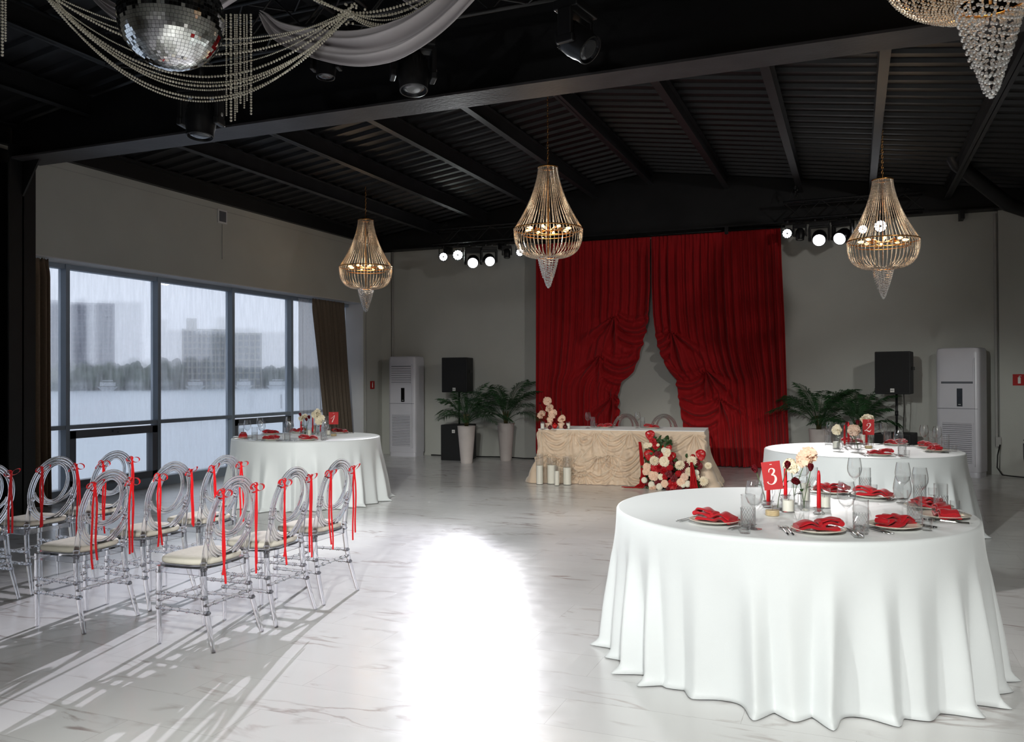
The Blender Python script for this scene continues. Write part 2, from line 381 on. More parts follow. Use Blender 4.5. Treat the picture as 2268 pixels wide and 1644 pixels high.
m.bb(-9.1, XR+.3, YB-.3, YF+.3, 5.15, 5.2)
structure('ceiling', m, 'deck')
# window wall: piers around two openings (y 0.6..6.15 and y 6.75..13.55)
m = M()
for y0, y1 in ((YB-.2, .5), (6.0, 6.75), (13.6, YF+.2)): m.bb(-9.0, XW, y0, y1, 0, ZTOP)
m.bb(-9.0, XW, YB-.2, YF+.2, ZTOP, 4.02)
for y0, y1 in ((.5, 6.0), (6.75, 13.6)): m.bb(-9.0, -8.95, y0, y1, 2.83, 2.9)
structure('wall_left', m, 'wall')
m = M()
for y0, y1 in ((.5, 6.0), (6.75, 13.6)):
    m.bb(-8.94, XW+.002, y0, y1, ZTOP-.012, ZTOP); m.bb(-8.94, XW+.002, y1-.012, y1, 0, ZTOP-.012); m.bb(-8.94, XW+.002, y0, y0+.012, 0, ZTOP-.012)
structure('trim_1', m, 'reveal')
m = M(); m.bb(-9.0, XR+.2, YF, YF+.2, 0, 3.9); m.bb(1.99, XR, YF-.06, YF, 0, 3.9); m.bb(-8.5, -8.29, YF-.02, YF, 0, 3.9)
structure('wall_far', m, 'wall')
m = M(); m.bb(XR, XR+.2, YB-.2, YF+.2, 0, 4.2); structure('wall_right', m, 'wall')
m = M(); m.bb(-9.0, XR+.2, YB-.2, YB, 0, 5.0); structure('wall_back', m, 'wall')
m = M(); m.bb(XW, -8.42, YB, YF, 4.0, 4.35); m.bb(-8.42, -8.30, YB, YF, 4.18, 4.2); structure('trim_2', m, 'black_metal')
m = M(); m.tube([(-8.25, YF-.03, .05), (-8.25, YF-.03, 3.9)], .022, 10); structure('trim_3', m, 'trim', True)
m = M(); m.tube([(1.95, YF-.04, .4), (1.95, YF-.04, 3.86)], .022, 10); m.bb(1.93, 2.0, YF-.09, YF-.02, .42, .56); structure('trim_4', m, 'trim', True, auto=40)
m = M(); m.bb(XW, XW+.012, 13.66, 13.69, 0, 4.0); m.bb(XW, XW+.004, 6.8, 14.2, 3.905, 3.911); structure('trim_5', m, 'trim')
# windows
def window(name, y0, y1, mull, sashes, material='pane'):
    root = bpy.data.objects.new(name, None); COL.objects.link(root); tag(root, kind='structure')
    f = M()
    for yR in mull: f.bb(-8.93, XF, yR-.055, yR, .0, 2.86)
    f.bb(-8.93, XF-.02, y0, y1, 2.80, 2.86); f.bb(-8.93, XF+.01, y0, y1, 0, .13)
    f.bb(-8.93, XF-.01, y0, y1, .855, .905)
    f.build('window_frame', 'frame_grey', root, False)
    for a, b in sashes:
        s = M(); t = .085
        s.bb(-8.915, XF-.003, a, b, .855-t-.03, .855-.02); s.bb(-8.915, XF-.003, a, b, .14, .14+t); s.bb(-8.915, XF-.003, a, a+t, .14, .83); s.bb(-8.915, XF-.003, b-t, b, .14, .83)
        so = s.build('window_sash', 'frame_dark', root, False)
        h = M(); h.box((XF+.012, (a+b)/2, .80), (.025, .14, .022)); h.box((XF+.02, (a+b)/2+.03, .79), (.02, .05, .03)); h.build('handle', 'frame_dark', so, False)
    ys = [y0]+list(mull)+[y1]
    for a, b in zip(ys, ys[1:]):
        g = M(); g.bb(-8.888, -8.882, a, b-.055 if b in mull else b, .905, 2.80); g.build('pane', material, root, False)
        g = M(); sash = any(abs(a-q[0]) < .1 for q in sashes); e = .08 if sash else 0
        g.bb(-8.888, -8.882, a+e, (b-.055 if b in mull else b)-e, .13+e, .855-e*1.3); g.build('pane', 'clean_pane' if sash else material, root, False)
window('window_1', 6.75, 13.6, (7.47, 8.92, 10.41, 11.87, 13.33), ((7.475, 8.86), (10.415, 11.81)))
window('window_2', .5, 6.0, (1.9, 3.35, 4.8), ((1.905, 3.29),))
# steel portal frame
m = M()
yc0, yc1 = 6.22, 6.56
m.bb(-8.49, -8.2, yc0+.15, yc0+.17, 0, 3.8); m.bb(-8.22, -8.2, yc0, yc1-.03, 0, 3.95); m.bb(-8.49, -8.47, yc0, yc1, 0, 3.95)
m.add([(-8.2, 6.37, 3.79), (-8.2, 6.37, 3.42), (-7.95, 6.37, 3.79), (-8.2, 6.39, 3.79), (-8.2, 6.39, 3.42), (-7.95, 6.39, 3.79)], [(0, 1, 2), (3, 5, 4), (1, 4, 5, 2), (0, 2, 5, 3)])
tag(m.build('steel_column', 'black_metal', None, False), 'tall black steel column beside the left curtain of the window', 'column')
def rafter(name, label, ya, yb, z0, x0=-8.2, x1=2.6, flange='flange'):
    r = thing(name, label, 'beam', (0, 0, 0)); ym = (ya+yb)/2
    f = M(); f.bb(x0, x1, ya, yb, z0, z0+.02); f.build('bottom_flange', flange, r, False)
    wv = []
    for x in (x0-.2, -3.15, x1):
        wv += [(x, ym-.006, z0+.02), (x, ym-.006, roof_z(x)-.02), (x, ym+.006, z0+.02), (x, ym+.006, roof_z(x)-.02)]
    wm = M(); wm.add(wv, [(0, 1, 5, 4), (4, 5, 9, 8), (2, 6, 7, 3), (6, 10, 11, 7)])
    for k in range(1, 8): pass
    wm.build('web', 'black_metal', r, False); return r
rafter('roof_beam', 'deep black steel roof beam crossing the hall in front of the chandeliers', 6.24, 6.58, 3.79)
rafter('roof_beam', 'black steel roof beam along the top of the far wall above the red curtain', 14.02, 14.26, 3.9, flange='black_metal')
for k, x in enumerate((-7.2, -6.2, -5.15, -4.14, -3.15, -1.9, -.76, .27, 1.3, 2.3)):
    for ya, yb, tail in ((6.45, 14.1, 'in the far bay'), (-4.4, 6.35, 'in the near bay')):
        zb = roof_z(x)-.24; m = M()
        m.bb(x-.045, x+.045, ya, yb, zb, zb+.008); m.bb(x-.004, x+.004, ya, yb, zb, zb+.2); m.bb(x-.045, x+.045, ya, yb, zb+.19, zb+.2)
        names = ('first', 'second', 'third', 'fourth', 'fifth', 'sixth', 'seventh', 'eighth', 'ninth', 'tenth')
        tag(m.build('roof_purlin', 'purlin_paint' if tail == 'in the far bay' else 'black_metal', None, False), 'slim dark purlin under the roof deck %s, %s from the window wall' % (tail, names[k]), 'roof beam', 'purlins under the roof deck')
m = M()
for x in (-7.0, -5.9, -1.9, .4, 1.5): m.bb(x-.03, x+.03, 14.0, 14.25, 3.78, 3.9)
structure('trim_6', m, 'black_metal')
m = M(); m.bb(-9.0, XR+.2, 14.27, YF+.2, 3.9, 5.15); structure('trim_8', m, 'black_metal')
m = M(); m.tube([(1.18, 12.5, 4.75), (1.2, 12.5, 4.42), (1.28, 12.55, 4.27), (1.5, 12.7, 4.1), (1.95, 13.1, 3.78), (2.5, 13.4, 3.6)], .095, 16)
tag(m.build('air_duct', 'black_metal', None, True), 'bent black round air duct under the roof at the far right', 'duct')
# outside
m = M(); m.bb(-1500, -9.6, -900, 1500, -2.2, -2.1); tag(m.build('river', 'water', None, False), 'wide pale grey river outside the windows', 'water', kind='stuff')
m = M(); m.bb(-10.4, -9.0, -5, 16, -.4, -.08); structure('trim_7', m, 'terrace')
def far_pt(u, d):      # point on the far shore at distance d seen in column u
    r = ray(u, 850); r.z = 0; r.normalize(); return CAM + r*d
def far_building(name, label, u0, u1, vtop, d, material, cols, rows, extra=None):
    a = far_pt(u0, d); b = far_pt(u1, d); c = (a+b)/2; wdt = (b-a).length; dr = (b-a).normalized(); rz = math.atan2(dr.y, dr.x)
    ht = (845-vtop)/F_PX*d*1.0 + 2 + 1.5
    r = thing(name, label, 'building', (c.x, c.y, -2), rz)
    m = M(); m.box((0, 8, ht/2), (wdt, 16, ht)); 
    if extra: m.box((-wdt*.3, 8, ht+2), (wdt*.25, 8, 4))
    for k in range(rows+1): m.box((0, -.4, 1+k*(ht-1.5)/rows), (wdt, .9, .5))
    for k in range(cols+1): m.box((-wdt/2+k*wdt/cols, -.35, ht/2), (.6, .7, ht))
    m.build('facade', material, r, False)
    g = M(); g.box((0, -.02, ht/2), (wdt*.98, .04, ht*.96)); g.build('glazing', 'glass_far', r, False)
    return r
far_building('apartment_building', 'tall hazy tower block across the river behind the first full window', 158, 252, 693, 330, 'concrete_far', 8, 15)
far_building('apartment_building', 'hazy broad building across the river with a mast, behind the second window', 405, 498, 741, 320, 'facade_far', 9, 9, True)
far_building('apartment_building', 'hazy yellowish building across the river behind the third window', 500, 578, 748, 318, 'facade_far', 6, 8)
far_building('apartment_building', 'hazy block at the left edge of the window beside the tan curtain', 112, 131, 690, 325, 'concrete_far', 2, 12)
def far_trees(label, u0, u1, vtop, d, n, s):
    m = M(); r = random.Random(s)
    for k in range(n):
        u = lerp(u0, u1, (k+.5)/n); p = far_pt(u, d+r.uniform(-6, 12)); h = (845-vtop)/F_PX*d+3; h *= r.uniform(.7, 1.05); wd = (u1-u0)/n/F_PX*d*1.1+1
        m.ball((p.x, p.y, h*.45-2), 1, 10, 7, (wd*r.uniform(.8, 1.3), wd, h*.55))
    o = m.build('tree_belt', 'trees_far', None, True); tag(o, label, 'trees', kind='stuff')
    t = bpy.data.textures.new('crown', 'CLOUDS'); t.noise_scale = 2; sd = o.modifiers.new('s', 'SUBSURF'); sd.levels = sd.render_levels = 2
    md = o.modifiers.new('d', 'DISPLACE'); md.texture = t; md.strength = 2.2
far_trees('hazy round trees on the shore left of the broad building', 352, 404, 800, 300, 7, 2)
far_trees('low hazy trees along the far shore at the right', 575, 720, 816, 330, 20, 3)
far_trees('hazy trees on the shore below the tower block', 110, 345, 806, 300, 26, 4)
for k, (u0, u1) in enumerate(((215, 262), (410, 455), (520, 560), (590, 640))):
    a = far_pt(u0, 290); b = far_pt(u1, 290); c = (a+b)/2; dr = (b-a); rz = math.atan2(dr.y, dr.x); L = dr.length
    r = thing('river_boat', 'white moored river boat far across the water, %s from the left' % ('first', 'second', 'third', 'fourth')[k], 'boat', (c.x, c.y, -2.1), rz, 'boats moored on the far shore')
    m = M(); m.add([(-L/2, -2, 1.3), (L/2, -2, 1.3), (L/2-1.5, -1.6, 0), (-L/2+1.5, -1.6, 0), (-L/2, 2, 1.3), (L/2, 2, 1.3), (L/2-1.5, 1.6, 0), (-L/2+1.5, 1.6, 0)], [(0, 1, 2, 3), (4, 7, 6, 5), (0, 4, 5, 1), (3, 2, 6, 7), (0, 3, 7, 4), (1, 5, 6, 2)]); m.build('hull', 'boat', r, False)
    m = M(); m.box((0, 0, 2.1), (L*.75, 3, 1.2)); m.box((0, 0, 3.2), (L*.5, 2.6, .3)); m.build('cabin', 'boat', r, False)
m = M(); p = on_z(623, 905, -2.1); m.tube([(p.x, p.y, -2.2), (p.x, p.y, -.4)], .12, 10); tag(m.build('mooring_post', 'soil', None), 'dark wooden post standing in the river behind the fourth pane', 'post')
# ------------------------------------------------------------------ curtains
def pleats(seed, n):
    r = random.Random(seed); ph = [(r.uniform(.75, 1.3), r.uniform(0, 6.28), r.uniform(.6, 1.2)) for _ in range(4)]
    def f(s): return sum(a*math.sin(2*PI*n*k*s+p) for k, p, a in ph)/2.2
    return f
def curtain(name, label, x, tab0, tab1, z0, z1, n, seed, material, amp=.05, cat='curtain'):
    """hanging along y; tab = [(z, y)]"""
    pf = pleats(seed, n); m = M()
    def fn(s, t):
        z = lerp(z0, z1, t); ya = interp(tab0, z); yb = interp(tab1, z); top = sm(z1-.02, z1-.2, z)
        return (x+amp*(.35+.65*top)*pf(s+.02*math.sin(t*3)), lerp(ya, yb, s), z+ (0 if t < 1 else .01*pf(s*3)))
    m.grid(fn, int(n*14), 40); o = m.build(name, material, None, True, solid=.004); tag(o, label, cat); return o
curtain('curtain', 'taupe brown curtain gathered at the far right end of the window', -8.62, [(0, 12.6), (.5, 12.55), (2.8, 12.17)], [(0, 13.5), (.5, 13.42), (1.5, 13.3), (2.84, 13.15)], .01, 2.84, 9, 3, 'brown_curtain', .045)
curtain('curtain', 'tan curtain hanging between black column and first window pane', -8.62, [(0, 6.72), (2.8, 6.72)], [(0, 7.05), (2.8, 7.03)], .01, 2.85, 5, 8, 'tan_curtain', .05)
curtain('curtain', 'tan curtain left of the black column at the picture edge', -8.62, [(0, 5.5), (2.8, 5.5)], [(0, 5.98), (2.8, 5.98)], .01, 2.85, 6, 9, 'tan_curtain', .05)
curtain('sheer_curtain', 'sheer white curtain behind the brown curtain at the last pane', -8.72, [(0, 11.95), (2.8, 11.9)], [(0, 13.3), (2.84, 13.2)], .01, 2.83, 11, 13, 'sheer', .03)
# red stage curtain, two panels
def stage_curtain(name, label, outer, inner, gathers, seed, sgn):
    pf = pleats(seed, 15); pf2 = pleats(seed+7, 34); m = M()
    ztab = [0.012+3.81*((j/170)) for j in range(171)]
    def fn(s, t):
        z = ztab[int(round(t*170))]; xo = interp(outer, z); xi = interp(inner, z); x = lerp(xo, xi, s)
        zt = z+ (0.0); y = 14.02
        d = .045*pf(s*1.0)*sm(3.85, 3.4, z)*(.6+.4*(1-z/4)) + .012*pf2(s)
        for gx, gz, n, R, rot in gathers:
            dx = (x-gx)*sgn; dz = z-gz; r = math.hypot(dx, dz)+1e-4; a = math.atan2(dx, -dz)   # a=0 straight down, + towards the opening
            if dz < .1:
                wgt = math.exp(-(r/R)**2)*sm(.1, -.05, dz)*min(1, r/.06)*sm(1.5, .9, abs(a))
                d = d*(1-.95*wgt) + wgt*(.065*math.sin(a*n*1.3+rot) + .035*math.sin(a*n*2.3+2))
            # hanging swag folds between the gather and the free edge
            if dx > 0:
                c = (dx-.33); v = (z-gz)+.10 - 1.4*c*c; ww = math.exp(-((v+.24)/.30)**2)*sm(0, .08, dx)*sm(.85, .45, dx)
                d = d*(1-.92*ww)+ww*(.075*math.sin(v*34+rot)+.03*math.sin(v*63))
            d += .05*math.exp(-(r/.10)**2)
        foot = sm(.25, 0, z)
        return (x+.012*math.sin(z*9+s*40)*foot, y - max(-.1, min(.16, d)) - .05*foot*abs(pf(s*2)), z)
    m.grid(fn, 330, 171); o = m.build(name, 'red_cloth', None, True, solid=.004); tag(o, label, 'curtain'); return o
stage_curtain('stage_curtain', 'left red drape of the stage backdrop, gathered up towards its opening', [(0, -5.22), (3.8, -5.2)],
    [(0, -3.72), (.58, -3.71), (.9, -3.71), (1.15, -3.71), (1.3, -3.69), (1.42, -3.62), (1.55, -3.46), (1.72, -3.38), (1.95, -3.31), (2.4, -3.2), (2.95, -3.16), (3.82, -3.16)],
    [(-3.76, 2.52, 9, .75, .5), (-4.02, 1.85, 8, .6, 2.0), (-3.80, 1.15, 9, .6, 1.1)], 21, 1)
stage_curtain('stage_curtain', 'right red drape of the stage backdrop with two rows of swags', [(0, -.95), (1.0, -.98), (2.3, -1.01), (3.3, -1.05), (3.82, -1.06)],
    [(0, -2.55), (.6, -2.62), (1.05, -2.69), (1.42, -2.74), (1.6, -2.88), (1.85, -3.0), (2.1, -3.07), (2.5, -3.12), (3.0, -3.14), (3.82, -3.14)],
    [(-2.80, 2.23, 9, .7, .3), (-2.24, 1.58, 10, .75, 1.4), (-2.02, 1.12, 8, .5, .2)], 33, -1)
m = M(); m.tube([(-5.25, 14.12, 3.86), (-1.0, 14.12, 3.86)], .018, 8); tag(m.build('curtain_rail', 'black_metal', None), 'thin dark rail carrying the red backdrop', 'rail')
# ------------------------------------------------------------------ round tables
def round_table(c, R, zt, seed, tname, rtab, hem=0.0):
    t = thing('round_table', 'round banquet table hidden under the white cloth %s' % tname, 'table', (c[0], c[1], 0), 0, 'round banquet tables')
    m = M(); m.lathe([(.001, zt-.03), (R-.03, zt-.03), (R-.02, zt-.006), (.001, zt-.006)], 64); m.build('tabletop', 'wood', t, True, auto=40)
    for k in range(4):
        a = k*PI/2+.4; m = M(); m.tube([(.42*math.cos(a), .42*math.sin(a), zt-.03), (.55*math.cos(a), .55*math.sin(a), 0)], .014, 8); m.build('leg', 'black_metal', t)
    r = random.Random(seed); n = 30; ang = sorted(2*PI*(k+r.uniform(-.32, .32))/n for k in range(n)); amp = [r.uniform(.45, 1.25) for _ in ang]; wid = [r.uniform(.045, .095) for _ in ang]
    lean = [r.uniform(-.05, .05) for _ in ang]
    def fold(a, t):
        s = 0
        for g, am, wd, le in zip(ang, amp, wid, lean):
            d = (a-g-le*t+PI) % (2*PI)-PI; q = abs(d)/wd
            if q < 3: s = max(s, am*math.exp(-q**1.7))
        return s
    m = M(); rings = [0.001, .2, .45, .7, R-.08, R-.03, R-.012]
    nu = 720
    def fn(u, t):
        a = 2*PI*u; j = int(round(t*46))
        if j < 7: return (rings[j]*math.cos(a), rings[j]*math.sin(a), zt)
        k = (j-7)/39; 
        if k < .06: q = k/.06; rr = R-.012+.012*math.sin(q*PI/2); z = zt-.012*(1-math.cos(q*PI/2))
        else:
            q = (k-.06)/.94; z = zt-.012-(zt-.012-.006)*q; e = sm(0, 1, q)**.9
            fr = interp(rtab, a); rr = R + (fr-R)*q + (fold(a, q)-.38)*.09*e*min(1, q*3+.0)
            if q > .93:
                rr += .045*((q-.93)/.07)**2*fold(a, q)
                z += .0
        return (rr*math.cos(a), rr*math.sin(a), z)
    m.grid(fn, nu, 47, wrap=True)
    o = m.build('tablecloth', 'white_cloth', None, True, solid=.003); o.location = (c[0], c[1], 0)
    tag(o, 'floor length white tablecloth %s' % tname, 'tablecloth', 'white round tablecloths'); return t
T1, T2, T3 = (-6.12, 8.52), (.06, 8.72), (-.327, 4.685)
ZT = .76
D2 = 2*PI
round_table(T3, .898, ZT, 11, 'nearest the camera', [(0, .98), (1.2, .93), (2.6, .93), (3.4, .93), (4.2, .86), (4.9, .86), (5.5, .92), (D2, .98)])
round_table(T2, .885, ZT, 14, 'before the right palms', [(0, .95), (D2, .95)])
round_table(T1, .87, ZT, 17, 'by the window', [(0, .93), (D2, .93)])
# ------------------------------------------------------------------ table ware prototypes (z = 0 at the table)
def wine_glass(label):
    t = thing('wine_glass', label, 'wine glass')
    outer = [(.034, 0), (.034, .002), (.02, .004), (.006, .010), (.0036, .02), (.0034, .09), (.006, .1), (.016, .107), (.03, .122), (.039, .145), (.041, .165), (.038, .19), (.032, .222)]
    inner = [(.031, .222), (.0368, .19), (.0398, .165), (.0378, .146), (.029, .1245), (.014, .111), (.0005, .108)]
    m = M(); m.lathe([(.0005, 0)]+outer+inner, 28); m.build('goblet', 'glass', t, True, auto=50); return t
def cut_tumbler(label, h=.15, r=.033, name='highball_glass', cat='glass'):
    t = thing(name, label, cat)
    m = M(); w_ = .0022
    m.lathe([(.0005, 0), (r*.92, 0), (r*.95, .004), (r, h*.55), (r, h), (r-w_, h), (r-w_, h*.55), (r*.9-w_, .014), (.0005, .012)], 24); m.build('bowl', 'glass', t, True, auto=50)
    b = M(); nb = 16
    for k in range(nb):
        for sg in (1, -1):
            p = [((r+.0006)*math.cos(2*PI*(k/nb)+sg*q*1.5), (r+.0006)*math.sin(2*PI*(k/nb)+sg*q*1.5), h*.06+q*h*.55) for q in (0, .25, .5, .75, 1)]
            b.tube(p, .0014, 4)
    b.build('cut_pattern', 'cut_lines', t, False); return t
def shot_glass(label):
    t = thing('shot_glass', label, 'glass'); r = .0235; h = .058
    m = M(); m.lathe([(.0005, 0), (r*.88, 0), (r*.92, .003), (r, h), (r-.002, h), (r*.85, .017), (.0005, .015)], 20); m.build('cup', 'glass', t, True, auto=50); return t
def plate(label):
    t = thing('plate', label, 'plate')
    m = M(); m.lathe([(.0005, .002), (.06, .002), (.066, .001), (.07, .003), (.095, .010), (.118, .017), (.12, .0185), (.117, .0195), (.093, .013), (.07, .0065), (.0005, .006)], 40); m.build('dish', 'plate', t); return t
def napkin(label, v):
    t = thing('napkin', label, 'napkin'); r = random.Random(v)
    m = M(); k1, k2 = r.uniform(.8, 1.2), r.uniform(-.2, .2)
    def slab(xa, xb, w0, w1, zf, th, nx=22, ny=10, tw=0):
        vs = []
        def sect(u):
            x = lerp(xa, xb, u); wd = lerp(w0, w1, u); z = zf(u); pts = []
            for q in range(ny*2):
                a = 2*PI*q/(ny*2); cx_, sx_ = math.cos(a), math.sin(a)
                yy = wd/2*(abs(cx_)**.6)*(1 if cx_ > 0 else -1); zz = th/2*(abs(sx_)**.7)*(1 if sx_ > 0 else -1)
                pts.append((x, yy+tw*u*.02+.003*math.sin(u*9+v), z+zz+.003*math.sin(yy*90+u*7+v)))
            return pts
        rows = [sect(i/(nx-1)) for i in range(nx)]
        n2 = ny*2; vs = [p for q in rows for p in q]
        fs = [(i*n2+j, i*n2+(j+1) % n2, (i+1)*n2+(j+1) % n2, (i+1)*n2+j) for i in range(nx-1) for j in range(n2)]
        fs += [tuple(range(n2))[::-1], tuple((nx-1)*n2+j for j in range(n2))]
        m.add(vs, fs)
    slab(-.105, .085, .105, .075, lambda u: .012+.016*k1*math.sin(min(1, u*1.9)*PI)**2, .014, nx=28)
    slab(-.100, .02, .088, .070, lambda u: .026+.017*k1*math.sin(min(1, u*1.25)*PI)**1.2, .013)
    slab(.005, .098, .074, .060, lambda u: .030+.008*math.sin(u*PI), .014, tw=k2*2)
    slab(.0, .092, .066, .052, lambda u: .045+.010*math.sin(u*PI*.8)*k1, .012, tw=-k2*2)
    m.tube([(.094, -.030, .036), (.099, 0, .038), (.094, .030, .036)], [.012, .0145, .011], 10)
    m.tube([(-.002, -.030, .038), (.002, 0, .041), (-.002, .030, .038)], [.009, .012, .009], 10)
    m.build('folded_cloth', 'napkin', t, True, auto=60); return t
def fork(label):
    t = thing('fork', label, 'fork'); m = M()
    m.tube([(0, -.10, .002), (0, -.04, .004), (0, .02, .008), (0, .045, .006)], [.0045, .003, .0022, .004], 8, flat=.5)
    m.box((0, .052, .006), (.021, .016, .0016))
    for k in range(4): m.tube([(-.009+.006*k, .058, .006), (-.009+.006*k, .095, .009)], .0013, 5)
    m.build('metal', 'cutlery', t); return t
def knife(label):
    t = thing('knife', label, 'knife'); m = M()
    m.tube([(0, -.10, .003), (0, -.03, .004), (0, -.01, .004)], [.005, .0045, .003], 8, flat=.6)
    m.add([(-.004, -.01, .003), (.008, -.01, .003), (.009, .06, .003), (.002, .1, .003), (-.004, .09, .003), (-.004, -.01, .005), (.007, -.01, .0042), (.008, .06, .0042), (.002, .1, .004), (-.004, .09, .005)],
          [(0, 4, 3, 2, 1), (5, 6, 7, 8, 9), (0, 1, 6, 5), (1, 2, 7, 6), (2, 3, 8, 7), (3, 4, 9, 8), (4, 0, 5, 9)])
    m.build('metal', 'cutlery', t, True, auto=40); return t
PROTO = {}
def place(kind, x, y, z, rz, label, group=None, var=0):
    """first use builds the thing, later uses copy it with its parts"""
    key = (kind, var); mk = {'wine': wine_glass, 'high': cut_tumbler, 'shot': shot_glass, 'plate': plate, 'fork': fork, 'knife': knife}
    if key not in PROTO:
        o = napkin(label, var) if kind == 'napkin' else mk[kind](label); PROTO[key] = o; KIDS[o.name] = [c for c in o.children] if o.children else kids_of(o)
        o.location = (x, y, z); o.rotation_euler = (0, 0, rz); o['label'] = label
        if group: o['group'] = group
        return o
    return dup(PROTO[key], (x, y, z), rz, label, group)
def kids_of(o): return [c for c in bpy.data.objects if c.parent == o]
def setting_at(T, u, v, where, tname, k, plate_ok=True):
    p = on_z(u, v, ZT); x, y = p.x, p.y; d = math.hypot(x-T[0], y-T[1])
    if d > .735: x, y = T[0]+(x-T[0])*.735/d, T[1]+(y-T[1])*.735/d
    a = math.atan2(y-T[1], x-T[0]); z = ZT+.0035; rr = a+PI/2           # local x runs along the rim, local y points to the centre? (rotate below)
    tx, ty = -math.sin(a), math.cos(a)
    loc = '%s of %s' % (where, tname)
    place('plate', x, y, z, a, 'cream plate under a red napkin %s' % loc, 'dinner plates')
    place('napkin', x, y, z+.004, a-PI/2+rnd.uniform(-.25, .25)+(PI if k % 2 else 0), 'folded red napkin on the plate %s' % loc, 'red napkins', k % 4)
    # diners sit outside looking to the centre: forks to their left = -t side
    for q, (kind, s, e, nm) in enumerate((('fork', 1, .150, 'outer'), ('fork', 1, .128, 'inner'), ('knife', -1, .145, 'inner'), ('knife', -1, .165, 'outer'))):
        place(kind, x+tx*s*e*-1*-1*(-1 if False else 1)*(-1), y+ty*s*e*(-1), z, a+PI/2, '%s steel %s beside the plate %s' % (nm, kind, loc), kind+'s') if False else \
        place(kind, x+tx*s*e*(-1), y+ty*s*e*(-1), z, a+PI/2, '%s steel %s beside the plate %s' % (nm, kind, loc), 'forks' if kind == 'fork' else 'knives')
def put(kind, u, v, label, group=None, rz=0):
    p = on_z(u, v, ZT); return place(kind, p.x, p.y, ZT+.0035, rz, label, group)
tn3, tn2, tn1 = 'the nearest table', 'the far right table', 'the window table'
for k, (u, v, wh) in enumerate(((1583, 1160, 'at the left front'), (1813, 1180, 'at the front middle'), (1980, 1171, 'at the right front'), (2098, 1149, 'at the right end'),
        (2066, 1128, 'behind the right end plate'), (1952, 1101, 'at the right back'), (1862, 1087, 'at the back middle'))): setting_at(T3, u, v, wh, tn3, k)
for k, (u, v, wh) in enumerate(((1950, 1010, 'at the front middle'), (2072, 1001, 'at the right front'), (2082, 992, 'at the right end'), (2008, 984, 'at the right back'), (1880, 978, 'at the back middle'))): setting_at(T2, u, v, wh, tn2, k+1)
for k, (u, v, wh) in enumerate(((538, 971, 'at the left end'), (601, 976, 'at the front left'), (683, 976, 'at the front middle'), (599, 963, 'at the back left'), (660, 959.5, 'at the back middle'), (752, 960, 'at the right back'))): setting_at(T1, u, v, wh, tn1, k+2)
for u, v, wh in ((1671, 1174, 'left of the number 3 card'), (1875, 1177, 'between the front middle and right front plates'), (1999, 1161, 'at the right front, holding a little water'), (2038, 1132, 'before the right end plates'),
        (2000, 1116, 'hidden behind the watered glass'), (1893, 1101, 'between the two back plates'), (1779, 1096, 'behind the candle vases')): put('wine', u, v, 'clear stemmed wine glass %s of %s' % (wh, tn3), 'wine glasses')
for u, v, wh in ((1657, 1170, 'left of the number 3 card'), (1907, 1184, 'right of the front middle plate'), (2026, 1158, 'left of the right end plate'), (2084, 1139, 'before the rightmost napkin'), (1916, 1093, 'at the back right'), (1799, 1092, 'behind the vases'), (2037, 1113, 'behind the water glass')):
    put('high', u, v, 'tall cut highball glass %s of %s' % (wh, tn3), 'cut highball glasses')
for u, v, wh in ((1651, 1183, 'right of the left front plate'), (1903, 1193, 'at the front rim'), (2054, 1177, 'right of the right front plate'), (2115, 1136, 'at the right rim'), (1934, 1097, 'at the back'), (2065, 1105, 'at the far right back')):
    put('shot', u, v, 'small clear shot glass %s of %s' % (wh, tn3), 'shot glasses')
for u, v, wh in ((1838, 981.5, 'at the left back'), (1957, 985, 'right of the number 2 card'), (1990, 1009, 'right of the front middle plate'), (2047, 993, 'left of the right plates'), (2076, 998, 'before the right plates')): put('wine', u, v, 'clear stemmed wine glass %s on %s' % (wh, tn2), 'wine glasses')
for u, v, wh in ((1834, 984, 'at the left back'), (1966, 986, 'right of the number 2 card'), (1998, 1012, 'right of the front middle plate'), (2064, 989, 'behind the right plates'), (2094, 998, 'before the right napkins')): put('high', u, v, 'tall cut highball glass %s on %s' % (wh, tn2), 'cut highball glasses')
for u, v, wh in ((1977, 984, 'at the back'), (2009, 1013, 'at the front rim'), (2081, 987, 'behind the right plate'), (2114, 1001, 'at the right rim')): put('shot', u, v, 'small clear shot glass %s on %s' % (wh, tn2), 'shot glasses')
for u, v, wh in ((548, 975, 'at the left end'), (580, 977, 'second from the left'), (576, 965, 'behind the second one'), (643, 977.5, 'between the two front plates'), (640, 964, 'behind the middle one'), (721, 974, 'before the number 1 card'), (724, 961, 'behind the cream flowers')): put('wine', u, v, 'clear stemmed wine glass %s on %s' % (wh, tn1), 'wine glasses')
for u, v, wh in ((534, 966, 'at the left end'), (564, 976, 'left of the front left plate'), (636, 977.5, 'between the front plates'), (717, 976, 'right of the front middle plate')): put('high', u, v, 'tall cut highball glass %s on %s' % (wh, tn1), 'cut highball glasses')
for u, v, wh in ((553, 976, 'beside the leftmost napkin'), (622, 977, 'right of the front left plate')): put('shot', u, v, 'small clear shot glass %s on %s' % (wh, tn1), 'shot glasses')
